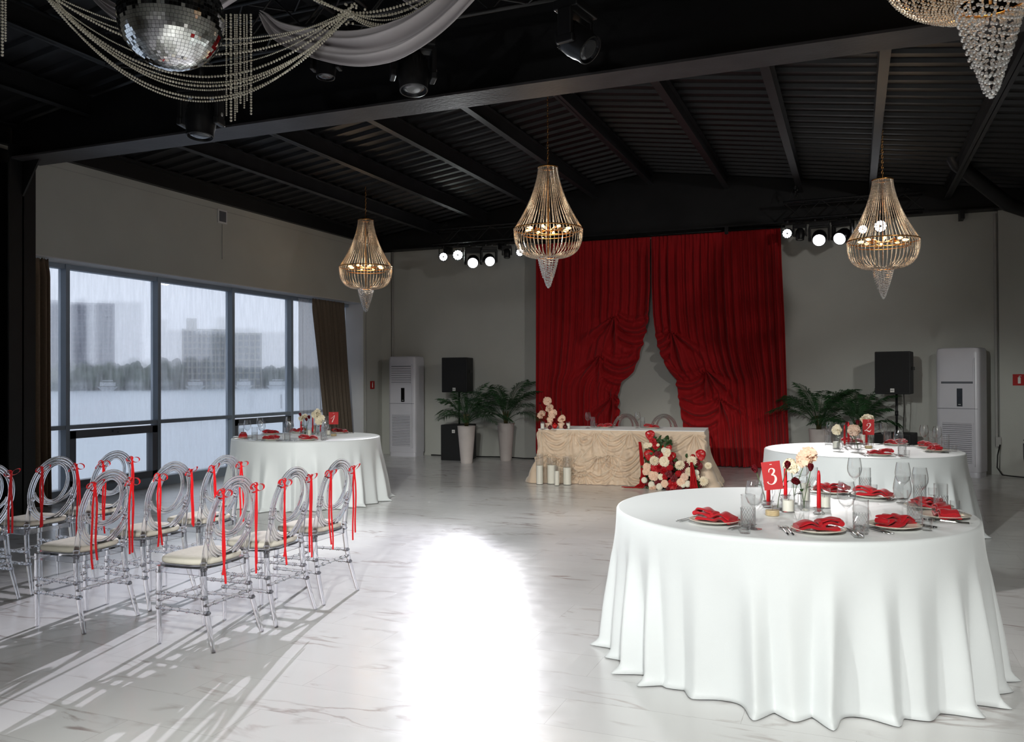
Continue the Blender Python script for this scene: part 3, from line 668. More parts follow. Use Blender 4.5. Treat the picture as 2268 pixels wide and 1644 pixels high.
# ------------------------------------------------------------------ centrepieces
def taper(x, y, z, h, label, hold=True):
    if hold:
        t = thing('candle_holder', 'glass holder of the %s' % label, 'candle holder', (x, y, z), 0, 'glass candle holders')
        m = M(); m.lathe([(.0005, 0), (.026, 0), (.03, .006), (.022, .012), (.016, .022), (.024, .03), (.03, .034), (.02, .036), (.0122, .036), (.0122, .014), (.0005, .014)], 12); m.build('base', 'cut_glass', t, False); z += .0145
    t = thing('taper_candle', label, 'candle', (x, y, z), 0, 'red taper candles')
    m = M(); m.lathe([(.0005, 0), (.0108, 0), (.0105, h*.3), (.0085, h*.9), (.005, h), (.0005, h+.003)], 14); m.build('candle', 'red_wax', t)
    m = M(); m.tube([(0, 0, h), (.001, 0, h+.01)], .0008, 5); m.build('wick', 'card_ink', t)
def votive(x, y, z, r, h, wh, label, group='candles in glass cylinders'):
    t = thing('glass_candle', label, 'candle', (x, y, z), 0, group)
    m = M(); m.lathe([(.0005, 0), (r, 0), (r, h), (r-.002, h), (r-.002, .006), (.0005, .006)], 28); m.build('glass_cylinder', 'glass', t, True, auto=40)
    m = M(); m.lathe([(.0005, .0065), (r-.0045, .0065), (r-.0045, wh-.003), (r-.008, wh), (.0005, wh-.004)], 24); m.build('wax', 'wax', t, True, auto=50)
    m = M(); m.tube([(0, 0, wh-.005), (.001, 0, wh+.008)], .001, 5); m.build('wick', 'box_black', t)
def bud_vase(x, y, z, h, label, kind=0):
    t = thing('bud_vase', label, 'vase', (x, y, z), 0, 'clear bud vases')
    P = [[(.024, 0), (.026, .01), (.026, h*.45), (.012, h*.68), (.011, h*.9), (.015, h)], [(.02, 0), (.03, .012), (.031, h*.35), (.018, h*.6), (.012, h*.75), (.017, h)], [(.024, 0), (.024, h*.8), (.02, h*.85), (.022, h)]][kind]
    m = M(); m.lathe([(.0005, 0)]+P+[(r_-.002, z_) for r_, z_ in P[::-1][:-1]]+[(.02, .006), (.0005, .006)], 20); m.build('glass_body', 'glass', t, True, auto=50)
    m = M()
    for k in range(5): m.lathe([(P[1][0]+.0002, .012+k*h*.07), (P[1][0]+.0018, .014+k*h*.07), (P[1][0]+.0002, .016+k*h*.07)], 18)
    if kind != 2: m.build('ribbed_rings', 'glass', t)
def petal(m, c, R, r, a, tilt, wid, curl, wav, rr, n=5):
    """petal in frame R at angle a"""
    def fn(u, t):
        s = (u-.5)*2; wv = wid*math.sin(PI*min(1, .12+t*.72))**.8; rad = r*t
        x = rad*math.cos(tilt+curl*t*t); z = rad*math.sin(tilt+curl*t*t) + wav*math.sin(s*5+a*3)*t*r*.25 + (s*s)*wv*.25
        p = Vector((x, s*wv, z)); p = Matrix.Rotation(a, 3, 'Z') @ p; return tuple(Vector(c) + R @ p)
    m.grid(fn, n, 6)
def bloom_mesh(kind, c, axis, r, rr):
    m = M(); R = Vector(axis).to_track_quat('Z', 'Y').to_matrix()
    if kind == 'bud':
        for lay, (n, tl, cu, s) in enumerate(((3, 1.5, -.15, 1.1), (4, 1.35, .05, 1.15), (5, 1.15, .2, 1.15))):
            for k in range(n): petal(m, c, R, r*s*1.5, 2*PI*k/n+lay*.6, tl, r*.62, cu, .2, rr)
        m.ball(Vector(c)+R @ Vector((0, 0, r*.75)), r*.5, 8, 6, (1, 1, 1.5))
    elif kind == 'ruffle':
        for lay, (n, tl, cu, s) in enumerate(((5, 1.25, -.5, .55), (6, .95, -.5, .75), (7, .6, -.45, .95), (7, .25, -.3, 1.1), (6, -.1, -.2, 1.1))):
            for k in range(n): petal(m, c, R, r*s*rr.uniform(.85, 1.1), 2*PI*k/n+lay*.5+rr.uniform(-.15, .15), tl+rr.uniform(-.15, .15), r*.42*s+.1*r, cu, 1.0, rr)
        m.ball(Vector(c)+R @ Vector((0, 0, r*.15)), r*.25, 8, 6)
    elif kind == 'rose':
        for lay, (n, tl, cu, s) in enumerate(((3, 1.45, -.6, .5), (4, 1.2, -.7, .7), (5, .95, -.6, .85), (6, .6, -.4, 1.0), (6, .2, -.2, 1.05))):
            for k in range(n): petal(m, c, R, r*s*rr.uniform(.93, 1.05), 2*PI*k/n+lay*.5, tl, r*.5*s+.05*r, cu, .25, rr)
        m.ball(Vector(c)+R @ Vector((0, 0, r*.25)), r*.35, 8, 6)
    elif kind == 'dahlia':
        for lay, (n, tl, s) in enumerate(((7, 1.3, .6), (11, .95, .85), (15, .6, 1), (17, .25, 1.08), (15, -.1, 1.05))):
            for k in range(n): petal(m, c, R, r*s, 2*PI*k/n+lay*.3, tl+rr.uniform(-.08, .08), r*.13, -.15, 0, rr, 3)
        m.ball(Vector(c), r*.3, 8, 6)
    elif kind == 'pom':
        for k in range(90):
            z = 1-2*(k+.5)/90; a = k*2.39996; q = math.sqrt(1-z*z); d = Vector((q*math.cos(a), q*math.sin(a), z))
            m.ball(Vector(c)+d*r*.82, r*.2, 5, 4)
        m.ball(c, r*.8, 10, 7)
    return m
def anthurium(c, axis, r, parent):
    R = Vector(axis).to_track_quat('Z', 'Y').to_matrix(); m = M()
    def fn(u, t):
        a = 2*PI*u; rad = r*(.62+.38*math.cos(a)*-1 if False else 1)
        hx = (.3*math.sin(a)**3+.7*math.sin(a))*.92; hy = math.cos(a)*.95-.13*math.cos(2*a)
        p = Vector((hx*r*t, hy*r*t, .12*r*math.sin(t*PI)+.18*r*t*t*math.sin(3*a)*.4+.05*r*math.sin(a*11)*t+.05*r*math.sin(t*12)*t)); return tuple(Vector(c)+R @ p)
    m.grid(fn, 40, 9, wrap=True); o = m.build('spathe', 'anthurium', parent, True, solid=.003)
    s = M(); s.tube([Vector(c)+R @ Vector((0, .15*r, .05*r)), Vector(c)+R @ Vector((0, .0, .5*r)), Vector(c)+R @ Vector((0, -.1*r, .85*r))], [.007, .006, .004], 8); s.build('spadix', 'petal_blush', o)
def cut_flower(foot, head, kind, r, material, label, cat='flower', leaves=2, axis=None):
    foot = Vector(foot); head = Vector(head); t = thing('rose' if kind in ('bud', 'rose') else 'cut_flower', label, cat, foot, 0); h = head-foot; rr = random.Random(int(abs(head.x*1000+head.y*777)) % 99999)
    mid = h*.5+Vector((h.x*.12, h.y*.12, 0)); m = M()
    pts = [(0, 0, 0), tuple(h*.25*1.0+Vector((-h.x*.12, -h.y*.12, 0))), tuple(h*.55+Vector((-h.x*.1, -h.y*.1, 0))), tuple(h*.85), tuple(h)]
    m.tube(pts, .0021, 6); m.build('stem', 'stem', t)
    ax = Vector(axis) if axis else (h.normalized()*.6+Vector((rr.uniform(-.3, .3), -.5, .6))).normalized()
    bloom_mesh(kind, h, ax, r, rr).build('bloom', material, t)
    if kind == 'bud':
        s = M()
        for k in range(5): petal(s, h, ax.to_track_quat('Z', 'Y').to_matrix(), r*1.1, 2*PI*k/5, .8, r*.2, .5, 0, rr, 3)
        s.build('sepals', 'leaf', t)
    for k in range(leaves):
        s = M(); p = h*(.55+.2*k); a = rr.uniform(0, 6.28); petal(s, p, Matrix.Identity(3), .035, a, .3, .011, -.5, 0, rr); s.build('leaf', 'leaf', t)
def number_card(p, h_card, w_card, z0, digit, rz, label, stand=True, tilt=0):
    t = thing('table_number', label, 'sign', (p.x, p.y, p.z), rz, 'table number cards')
    m = M(); m.lathe([(.0005, 0), (.033, 0), (.034, .003), (.034, .008), (.0325, .0095), (.034, .011), (.034, .017), (.0325, .0185), (.034, .02), (.033, .026), (.0005, .026)], 28); m.build('wooden_base', 'wood', t, True, auto=40)
    m = M(); m.tube([(0, 0, .02), (0, .002, z0+.02)], .0012, 6); m.build('wire', 'chrome', t)
    R = Matrix.Rotation(tilt, 3, 'Y'); m = M(); m.box((0, 0, z0+h_card/2), (w_card, .0016, h_card), R=R); c = m.build('card', 'card', t, False)
    # numeral strokes: (x, z, half width) in card fractions
    S = {'3': [[(-.13, .17, .02), (-.10, .27, .03), (.02, .31, .02), (.12, .24, .06), (.08, .14, .05), (-.03, .07, .015), (.10, .04, .045), (.15, -.08, .075), (.08, -.21, .06), (-.06, -.28, .02), (-.20, -.24, .02), (-.24, -.17, .05)]],
         '2': [[(-.08, .12, .05), (-.10, .22, .025), (.02, .31, .02), (.15, .24, .06), (.10, .10, .055), (-.08, -.08, .02), (-.27, -.24, .015)], [(-.30, -.22, .03), (-.16, -.17, .035), (-.02, -.23, .055), (.10, -.25, .05), (.20, -.13, .012)]],
         '1': [[(-.26, .02, .012), (-.12, .08, .015), (.08, .28, .02)], [(.10, .28, .02), (.03, .06, .035), (-.06, -.14, .045), (-.14, -.30, .05)]]}[digit]
    n = M()
    for st in S:
        k = len(st); P = []
        for i in range(k-1):
            for q in range(6):
                tt = q/6; p0, p1, p2, p3 = st[max(0, i-1)], st[i], st[i+1], st[min(k-1, i+2)]
                P.append(tuple(.5*((2*b)+(-a+cc)*tt+(2*a-5*b+4*cc-d)*tt*tt+(-a+3*b-3*cc+d)*tt**3) for a, b, cc, d in zip(p0, p1, p2, p3)))
        P.append(st[-1]); vs = []
        for i, (x, z, hw) in enumerate(P):
            a = P[max(0, i-1)]; b = P[min(len(P)-1, i+1)]; dx, dz = b[0]-a[0], (b[1]-a[1])*1.0; L = math.hypot(dx, dz) or 1
            nx, nz_ = -dz/L, dx/L
            for s_ in (1, -1):
                for yy in (-.0012, -.0018): vs.append(tuple(Vector((0, 0, z0+h_card/2))+R @ Vector(((x+nx*hw*.7*s_)*w_card*1.15, yy, (z+nz_*hw*.7*s_-.04)*h_card*.95))))
        fs = []
        for i in range(len(P)-1):
            a = i*4; b = a+4; fs += [(a+1, a+3, b+3, b+1), (a, b, b+2, a+2), (a, a+1, b+1, b), (a+2, b+2, b+3, a+3)]
        n.add(vs, fs)
    n.box(tuple(Vector((0, -.0014, z0+h_card/2))+R @ Vector((0, 0, h_card*.40))), (w_card*.12, .0006, .003), R=R)
    n.build('numeral', 'card_ink', c, False)
def P_(u, v, z=ZT): p = on_z(u, v, z); return Vector((p.x, p.y, z+.0035))
def up_to(foot, u, v):      # point above a foot point seen at (u, v): same distance from the camera
    d = ray(u, v); return CAM + d*(foot.y/d.y)
FACE = math.radians(22)
# table 3
p = P_(1710.7, 1143); number_card(p, .142, .092, .128, '3', .12, 'red number 3 card leaning on its wooden stand on the nearest table', tilt=-.13)
for u, v, h, wh in ((1702, 1126, .20, 'behind the number 3 card'), (1740, 1112, .185, 'behind the small glass candle'), (1814, 1141, .205, 'right of the vases')):
    p = P_(u, v); taper(p.x, p.y, p.z, h, 'red taper candle %s, nearest table' % wh)
for u, v, r, h, wh_, nm in ((1746, 1136, .033, .088, .062, 'short, in the middle'), (1826, 1127, .032, .105, .06, 'tall, right of the rose vase'), (1784, 1112, .026, .115, .1, 'slim, behind the rose vase')):
    p = P_(u, v); votive(p.x, p.y, p.z, r, h, wh_, 'white candle in a glass cylinder on the nearest table, '+nm)
vz = {}
for key, u, v, h, kd, nm in (('a', 1721, 1132, .125, 1, 'behind the wooden stand'), ('b', 1758, 1117, .12, 0, 'with one rosebud stem, at the back'), ('c', 1783, 1132, .135, 2, 'holding two dark roses'), ('d', 1696, 1120, .12, 0, 'at the left under the card')):
    p = P_(u, v); vz[key] = p; bud_vase(p.x, p.y, p.z, h, 'clear glass bud vase %s on the nearest table' % nm, kd)
def fl(key, u, v, kind, r, material, label, ax=None, src=None, lv=1):
    f = (src or vz)[key]+Vector((rnd.uniform(-.006, .006), rnd.uniform(-.006, .006), .012)); cut_flower(f, up_to(f, u, v), kind, r, material, label, axis=ax, leaves=lv)
fl('d', 1676, 1046, 'bud', .026, 'rose_dark', 'dark red rose leaning left behind the number 3 card', (-.3, -.4, .6))
fl('a', 1742, 1037, 'bud', .024, 'rose_dark', 'dark red rosebud above the left red candle on the nearest table', (.2, -.5, .7))
fl('b', 1752, 1032, 'ruffle', .042, 'petal_cream', 'open pale flower behind the dark rosebud on the nearest table', (.3, -.5, .5))
fl('e' if 'e' in vz else 'b', 1786, 1012, 'ruffle', .052, 'petal_blush', 'large open cream and blush flower on the tallest stem of the nearest table', (-.3, -.7, .5))
fl('c', 1795, 1044, 'bud', .023, 'rose_dark', 'upright dark red rosebud with green sepals on the nearest table', (.05, -.2, 1))
fl('c', 1772, 1070, 'bud', .026, 'rose_dark', 'dark red rose nodding low over its vase on the nearest table', (-.7, -.4, .35), lv=2)
# table 2
p = P_(1923.7, 994); number_card(p, .15, .105, .13, '2', .15, 'red number 2 card on its stand on the far right table')
for u, v, h, wh in ((1870.8, 991, .20, 'leftmost'), (1879.5, 988, .22, 'second'), (1919, 989, .17, 'rightmost, under the card')):
    p = P_(u, v); taper(p.x, p.y, p.z, h, 'red taper candle on the far right table, '+wh)
for u, v, r, h, wh_, nm in ((1852, 994, .034, .1, .065, 'at the left'), (1911, 984, .03, .1, .095, 'tall, left of the card')): 
    p = P_(u, v); votive(p.x, p.y, p.z, r, h, wh_, 'white candle in a glass cylinder on the far right table, '+nm)
v2 = {}
for key, u, v, h, kd, nm in (('a', 1860, 995, .12, 0, 'at the left'), ('b', 1900, 997, .13, 1, 'in the middle'), ('c', 1929, 991, .12, 2, 'ribbed, behind the card'), ('d', 1888, 985, .13, 2, 'at the back')):
    p = P_(u, v); v2[key] = p; bud_vase(p.x, p.y, p.z, h, 'clear glass bud vase %s on the far right table' % nm, kd)
fl('a', 1853, 952, 'ruffle', .046, 'petal_cream', 'open cream flower at the left of the far right table', (-.2, -.8, .4), v2)
fl('b', 1891, 953, 'ruffle', .052, 'petal_pink', 'open dusty pink flower in the middle of the far right table', (0, -.9, .3), v2)
fl('d', 1877, 944, 'bud', .026, 'rose_dark', 'dark rose above the candles of the far right table', None, v2)
fl('d', 1899, 941, 'bud', .028, 'rose_dark', 'dark rose behind the pink flower of the far right table', None, v2)
fl('b', 1890, 965, 'bud', .022, 'rose_dark', 'small dark rose under the pink flower of the far right table', None, v2)
fl('c', 1921, 927, 'ruffle', .06, 'petal_cream', 'large cream flower standing behind the number 2 card', (0, -.3, .9), v2)
# table 1
p = P_(739, 966.5); number_card(p, .15, .115, .14, '1', .38, 'red number 1 card on its stand on the window table')
for u, v, h, wh in ((667, 962, .19, 'leftmost'), (692.6, 962.5, .2, 'middle'), (710, 961, .17, 'rightmost')):
    p = P_(u, v); taper(p.x, p.y, p.z, h, 'red taper candle on the window table, '+wh)
for u, v, r, h, wh_, nm in ((684, 966, .036, .1, .07, 'in the middle'), (726.5, 965, .034, .1, .06, 'at the right'), (696, 960, .03, .1, .1, 'at the back')):
    p = P_(u, v); votive(p.x, p.y, p.z, r, h, wh_, 'white candle in a glass cylinder on the window table, '+nm)
v1 = {}
for key, u, v, h, kd, nm in (('a', 676.5, 967, .13, 2, 'at the left'), ('b', 704, 966, .13, 0, 'at the right'), ('c', 716, 968, .12, 1, 'near the stand')):
    p = P_(u, v); v1[key] = p; bud_vase(p.x, p.y, p.z, h, 'clear glass bud vase %s on the window table' % nm, kd)
fl('a', 671, 925, 'ruffle', .05, 'petal_cream', 'open cream flower at the left of the window table', None, v1)
fl('a', 666.5, 922, 'bud', .024, 'rose_dark', 'dark rose nested against the left cream flower of the window table', None, v1)
fl('a', 679.5, 933, 'bud', .024, 'rose_dark', 'dark rose right of the left cream flower of the window table', None, v1)
fl('a', 685, 928, 'bud', .025, 'rose_dark', 'highest dark rose in the middle of the window table', None, v1)
fl('b', 700.6, 916, 'ruffle', .058, 'petal_cream', 'tallest cream flower of the window table', (0, -.6, .7), v1)
fl('b', 708.6, 930, 'ruffle', .058, 'petal_cream', 'cream flower below the tallest one on the window table', (.2, -.9, .3), v1)
# ------------------------------------------------------------------ head table
HX0, HX1 = Vector((-4.07, 11.03)), Vector((-1.83, 11.24))
hd = (HX1-HX0).normalized(); hrz = math.atan2(hd.y, hd.x); HL = (HX1-HX0).length; HD, HZ = .80, .745
hc = Vector((HX0.x, HX0.y, 0))
def H(lx, ly, z=0): return Vector((HX0.x+hd.x*lx-hd.y*ly, HX0.y+hd.y*lx+hd.x*ly, z))
t = thing('head_table', 'rectangular head table hidden under the beige velvet cloth', 'table', hc, hrz)
m = M(); m.bb(.02, HL-.02, .02, HD-.02, HZ-.035, HZ-.008); m.build('tabletop', 'wood', t, False)
for a, b in ((.1, .1), (HL-.1, .1), (.1, HD-.1), (HL-.1, HD-.1)): m = M(); m.tube([(a, b, 0), (a, b, HZ-.03)], .02, 8); m.build('leg', 'black_metal', t)
m = M()
G = [(.42, .74, 9), (.86, .70, 10), (1.50, .74, 12), (1.68, .56, 8)]
gath = [(.02, .735), (.50, .735), (.80, .735), (1.28, .735), (2.14, .72), (.18, .42), (1.02, .42), (1.45, .56), (1.72, .2), (.62, .2), (.35, .38), (.85, .40)]
def hfold(s, z):
    d = 0; W = 1e-6; base = .010*math.sin(s*21+z*6)+.008*math.sin(s*47+2*z)
    for i, (gs, gz) in enumerate(gath):
        dx, dz = s-gs, z-gz; r = math.hypot(dx, dz)+1e-4; a = math.atan2(dx, -dz)
        if dz < .03:
            w_ = math.exp(-(r/.26)**2)*sm(.03, -.02, dz)*min(1, r/.035)*(1 if abs(a) < 1.35 else .3)
            d += w_*(.024*math.sin(a*13+i)+.012*math.sin(a*23+i*2)); W += w_
    # swags hung between neighbouring gathers
    for (ga, za), (gb, zb) in (((.02, .735), (.50, .735)), ((.50, .735), (.80, .735)), ((.80, .735), (1.28, .735)), ((.18, .42), (.62, .42)), ((.35, .38), (.85, .40)), ((1.02, .42), (1.45, .5)), ((.85, .4), (1.45, .4)), ((.62, .25), (1.1, .25)), ((1.1, .25), (1.72, .22)), ((1.28, .735), (2.14, .73))):
        u = (s-ga)/(gb-ga)
        if 0 < u < 1:
            v = z-lerp(za, zb, u)+.22*(4*u*(1-u))*min(1, (gb-ga)/.5); w_ = math.exp(-((v)/.12)**2)*math.sin(PI*u)
            d += w_*.022*math.sin(v*85)
    return base*(.4 if z > .5 else 1)+d
perim = 2*HD+HL      # left end, front, right end
def hcloth(u, t):
    P = [(0, HD), (0, 0), (HL, 0), (HL, HD)]; s = u*perim
    if s < HD: lx, ly, nx, ny = 0, HD-s, -1, 0
    elif s < HD+HL: lx, ly, nx, ny = s-HD, 0, 0, -1
    else: lx, ly, nx, ny = HL, s-HD-HL, 1, 0
    # soften the corners
    k = .06
    for cs, (cx0, cy0) in ((HD, (0, 0)), (HD+HL, (HL, 0))):
        q = (s-cs)/k
        if abs(q) < 1:
            a = (q+1)*PI/4; e0 = (-1, 0) if cs == HD else (0, -1); e1 = (0, -1) if cs == HD else (1, 0)
            nx, ny = e0[0]*math.cos(a)+e1[0]*math.sin(a), e0[1]*math.cos(a)+e1[1]*math.sin(a)
    z = HZ*(1-t)+.004*t; d = hfold(s-HD, z) + .012; spread = .10*sm(.3, 1, t)**1.3*(abs(nx)*1.6+.1)
    if t > .9: d += .018*(t-.9)/.1*(1+math.sin(s*37)); z += .012*(1+math.sin(s*53))*((t-.9)/.1)*(1-(t-.9)/.1)*3
    if t < .03: d = .004
    off = d*sm(0, .1, t)+spread+.004
    return (lx+nx*off, ly+ny*off, z)
m.grid(hcloth, 520, 90)
o = m.build('tablecloth', 'velvet', None, True, solid=.003); o.location = hc; o.rotation_euler = (0, 0, hrz); tag(o, 'beige velvet cloth gathered in swags over the front of the head table', 'tablecloth')
m = M(); m.bb(-.006, HL+.006, -.006, HD+.006, HZ-.004, HZ+.004); o = m.build('table_topper', 'white_cloth', None, False); o.location = hc; o.rotation_euler = (0, 0, hrz); tag(o, 'pale flat cloth covering the top of the head table', 'tablecloth')
# pearl strings on the front of the head table
for k, pts in enumerate((((.05, .74), (.06, .45), (.55, .12)), ((.42, .74), (.45, .4), (.30, .2)), ((.58, .74), (.60, .45), (.30, .14)), ((.90, .74), (.62, .38), (.95, .33), (1.0, .74)), ((1.0, .74), (1.5, .35), (1.75, .2)), ((1.25, .74), (1.15, .4), (1.02, .06)), ((1.28, .74), (1.5, .52), (1.62, .48)), ((1.95, .7), (1.7, .45), (1.45, .52)), ((.08, .3), (.75, .12), (1.1, .3)))):
    P = []
    for i in range(len(pts)-1):
        for q in range(14):
            tt = q/14; a, b = pts[i], pts[i+1]; P.append(Vector((lerp(a[0], b[0], tt), -.045-.03*sm(.7, .1, lerp(a[1], b[1], tt)), lerp(a[1], b[1], tt)-.05*4*tt*(1-tt)*(1 if i % 2 else .4))))
    m = M(); m.beads(P, .0035, .0085); o = m.build('bead_string', 'pearl', None, True); o.location = hc; o.rotation_euler = (0, 0, hrz)
    tag(o, 'thin ivory bead string pinned across the beige table front, %s from the left' % ('first', 'second', 'third', 'fourth', 'fifth', 'sixth', 'seventh', 'eighth', 'ninth')[k], 'bead string', 'bead strings on the head table')
# items on the head table
ZH = HZ+.005
def hp(u, v): p = on_z(u, v, ZH); return p
for u, v, nm in ((1302, 948.5, 'left'), (1412, 948.5, 'right')): p = hp(u, v); place('wine', p.x, p.y, ZH, 0, 'clear patterned wine glass on the head table, %s one' % nm, 'wine glasses')
for u, v, nm in ((1313, 947, 'left'), (1423, 948, 'right')): p = hp(u, v); place('high', p.x, p.y, ZH, 0, 'tall cut highball glass on the head table, %s one' % nm, 'cut highball glasses')
for u, v, nm in ((1319, 947, 'left'), ): p = hp(u, v); place('shot', p.x, p.y, ZH, 0, 'small clear glass on the head table beside the left highball', 'shot glasses')
for k, (u, v, nm) in enumerate(((1342, 947, 'left'), (1446, 948, 'right'))):
    p = hp(u, v); p = H(max(.1, min(HL-.1, (Vector((p.x, p.y))-HX0).dot(hd))), .42, ZH)
    place('plate', p.x, p.y, ZH, 0, 'cream plate on the %s half of the head table' % nm, 'dinner plates'); place('napkin', p.x, p.y, ZH+.004, hrz+k*PI, 'folded red napkin on the %s plate of the head table' % nm, 'red napkins', k)
for u, v, nm in ((1199, 951, 'left'), (1256, 951, 'right')): p = hp(u, v); votive(p.x, p.y+.05, ZH, .03, .1, .078, 'white candle in glass on the head table, %s of the flowers' % nm)
vv = {}
for key, u, v, nm in (('a', 1210, 950, 'left'), ('b', 1238, 950, 'right')):
    p = hp(u, v); x, y = p.x, p.y+.1; vv[key] = Vector((x, y, ZH)); r = thing('flower_bowl', 'small blush footed bowl, %s one, on the head table' % nm, 'bowl', (x, y, ZH), 0, 'blush bowls of the head table')
    m = M(); m.lathe([(.0005, 0), (.035, 0), (.04, .01), (.045, .05), (.052, .075), (.047, .075), (.04, .05), (.0005, .045)], 24); m.build('body', 'petal_blush', r)
for k, (key, u, v, kind, r, mt_, nm) in enumerate((('a', 1212, 889, 'ruffle', .055, 'petal_blush', 'the topmost'), ('a', 1216, 904, 'ruffle', .055, 'petal_blush', 'below the topmost'), ('a', 1198.5, 918, 'ruffle', .056, 'petal_blush', 'leftmost'),
        ('a', 1224, 916, 'ruffle', .06, 'petal_blush', 'in the middle'), ('b', 1244, 928, 'ruffle', .055, 'petal_blush', 'rightmost'), ('a', 1218, 931, 'ruffle', .042, 'petal_blush', 'lowest'), ('b', 1243, 909, 'bud', .028, 'rose_dark', 'a dark rose at the right'), ('a', 1196, 895, 'bud', .022, 'rose_dark', 'a dark rose at the left'))):
    f = vv[key]+Vector((rnd.uniform(-.02, .02), rnd.uniform(-.02, .02), .05)); cut_flower(f, up_to(f, u, v), kind, r, mt_, 'ruffled blush flower of the head table bouquet, %s' % nm if 'rose' not in nm else 'small bloom of the head table bouquet, %s' % nm, leaves=1, axis=(rnd.uniform(-.5, .5), -.9, .4))
for k, (u, v, r_, mt_, nm) in enumerate(((1223, 946, .036, 'pomegranate', 'whole bright red pomegranate in front of the head table bouquet'), (1212, 948, .03, 'pome_dark', 'cut dark pomegranate left of the bright red one'), (1246, 947, .032, 'pome_dark', 'split dark pomegranate at the right of the bouquet'))):
    p = hp(u, v+5); t = thing('pomegranate', nm, 'fruit', (p.x, p.y+.11, ZH)); m = M(); m.ball((0, 0, r_), r_, 18, 12, (1, 1, .96)); m.build('fruit', mt_, t)
    m = M(); m.lathe([(.007, r_*1.92), (.008, r_*2.1), (.011, r_*2.3), (.009, r_*2.28), (.005, r_*2.0)], 10); m.build('crown', mt_, t)
# floor candles
for u, v, r, h, wh_, nm in ((1195.5, 1073, .049, .42, .26, 'leftmost and tallest glass'), (1222, 1072, .066, .36, .26, 'widest'), (1233.5, 1076, .036, .27, .20, 'smallest, in front'), (1256.5, 1074, .060, .39, .235, 'rightmost')):
    p = on_z(u, v); votive(p.x, p.y, 0, r, h, wh_, 'white floor candle in a glass cylinder before the head table, '+nm, 'candles on the floor')
# big floor arrangement
A0 = H(1.42, -.16); t = thing('flower_arrangement', 'large red and cream flower arrangement on the floor against the head table', 'flowers', A0, hrz)
def AL(u, v, push=0.0):      # local point on a vertical plane in front of the table
    d = ray(u, v); n = Vector((-hd.y, hd.x, 0)); p0 = H(0, -.10-push); k = (p0-CAM).dot(n)/d.dot(n); p = CAM+d*k; q = p-A0
    return Vector((q.x*hd.x+q.y*hd.y, -q.x*hd.y+q.y*hd.x, max(.02, p.z)))
ar = random.Random(77)
def crop_px(cx_, cy_): return 1140+cx_/4.536, 860+cy_/4.536
blooms = [(1405, 730, 'dahlia', .062, 'petal_cream'), (1503, 735, 'rose', .066, 'petal_cream'), (1330, 795, 'rose', .056, 'petal_blush'), (1323, 838, 'rose', .05, 'petal_blush'), (1398, 880, 'rose', .066, 'petal_blush'), (1660, 775, 'dahlia', .062, 'petal_cream'), (1780, 733, 'dahlia', .064, 'petal_cream'),
    (1750, 840, 'dahlia', .058, 'petal_cream'), (1705, 895, 'rose', .05, 'petal_pink'), (1668, 945, 'rose', .052, 'petal_blush'), (1738, 962, 'pom', .045, 'petal_white'), (1303, 925, 'pom', .042, 'petal_white'), (1375, 970, 'pom', .046, 'petal_white'), (1455, 990, 'pom', .046, 'petal_white'), (1505, 960, 'rose', .05, 'petal_blush'),
    (1388, 1018, 'dahlia', .05, 'petal_blush'), (1470, 893, 'rose', .04, 'petal_cream'), (1530, 648, 'rose', .055, 'petal_cream'), (1500, 625, 'pom', .04, 'petal_white'), (1325, 578, 'rose', .042, 'petal_cream'), (1360, 572, 'rose', .03, 'petal_cream'), (1825, 850, 'pom', .04, 'petal_white'), (1895, 935, 'dahlia', .06, 'petal_cream'), (1945, 780, 'dahlia', .045, 'petal_cream'),
    (1690, 975, 'pom', .035, 'petal_white'), (1832, 895, 'rose', .035, 'petal_cream'), (1440, 572, 'rose', .022, 'petal_cream'), (1555, 710, 'pom', .045, 'rose_red'), (1560, 797, 'pom', .045, 'rose_red'), (1645, 862, 'pom', .046, 'rose_red'), (1505, 898, 'pom', .046, 'rose_red'), (1585, 965, 'rose', .07, 'rose_red'), (1420, 800, 'rose', .07, 'rose_red'),
    (1455, 795, 'dahlia', .05, 'rose_red'), (1545, 860, 'rose', .05, 'rose_dark'), (1790, 688, 'pom', .034, 'rose_red'), (1850, 780, 'rose', .05, 'rose_dark'), (1600, 910, 'rose', .05, 'rose_dark'), (1560, 1000, 'rose', .06, 'rose_dark'), (1700, 820, 'rose', .05, 'rose_dark'), (1440, 660, 'rose', .045, 'rose_dark'), (1390, 540, 'rose', .05, 'rose_red'), (1420, 585, 'rose', .05, 'rose_red'),
    (1440, 940, 'rose', .05, 'rose_dark'), (1640, 1000, 'rose', .055, 'rose_dark'), (1720, 770, 'rose', .045, 'rose_dark'), (1440, 730, 'rose', .04, 'rose_red'), (1500, 830, 'dahlia', .055, 'rose_red'), (1395, 690, 'rose', .05, 'rose_red'), (1850, 960, 'rose', .04, 'rose_dark'), (1480, 680, 'rose', .04, 'rose_red'), (1560, 760, 'rose', .04, 'rose_dark')]
for cx_, cy_, kind, r, mt_ in blooms:
    u, v = crop_px(cx_, cy_); cvr = .10+.14*math.exp(-((cx_-1560)/260)**2)*(cy_/900); p = AL(u, v, cvr+(0 if mt_.startswith('petal') else -.03)); o = bloom_mesh(kind, p, (ar.uniform(-.35, .35), -1, ar.uniform(.1, .6)), r*1.0, ar).build('bloom', mt_, t)
    tag(o, {'petal_cream': 'cream ', 'petal_blush': 'blush ', 'petal_white': 'white ', 'petal_pink': 'dusty pink ', 'rose_red': 'bright red ', 'rose_dark': 'dark red '}[mt_]+{'rose': 'rose bloom', 'pom': 'round pompon bloom', 'dahlia': 'many petalled bloom'}[kind])
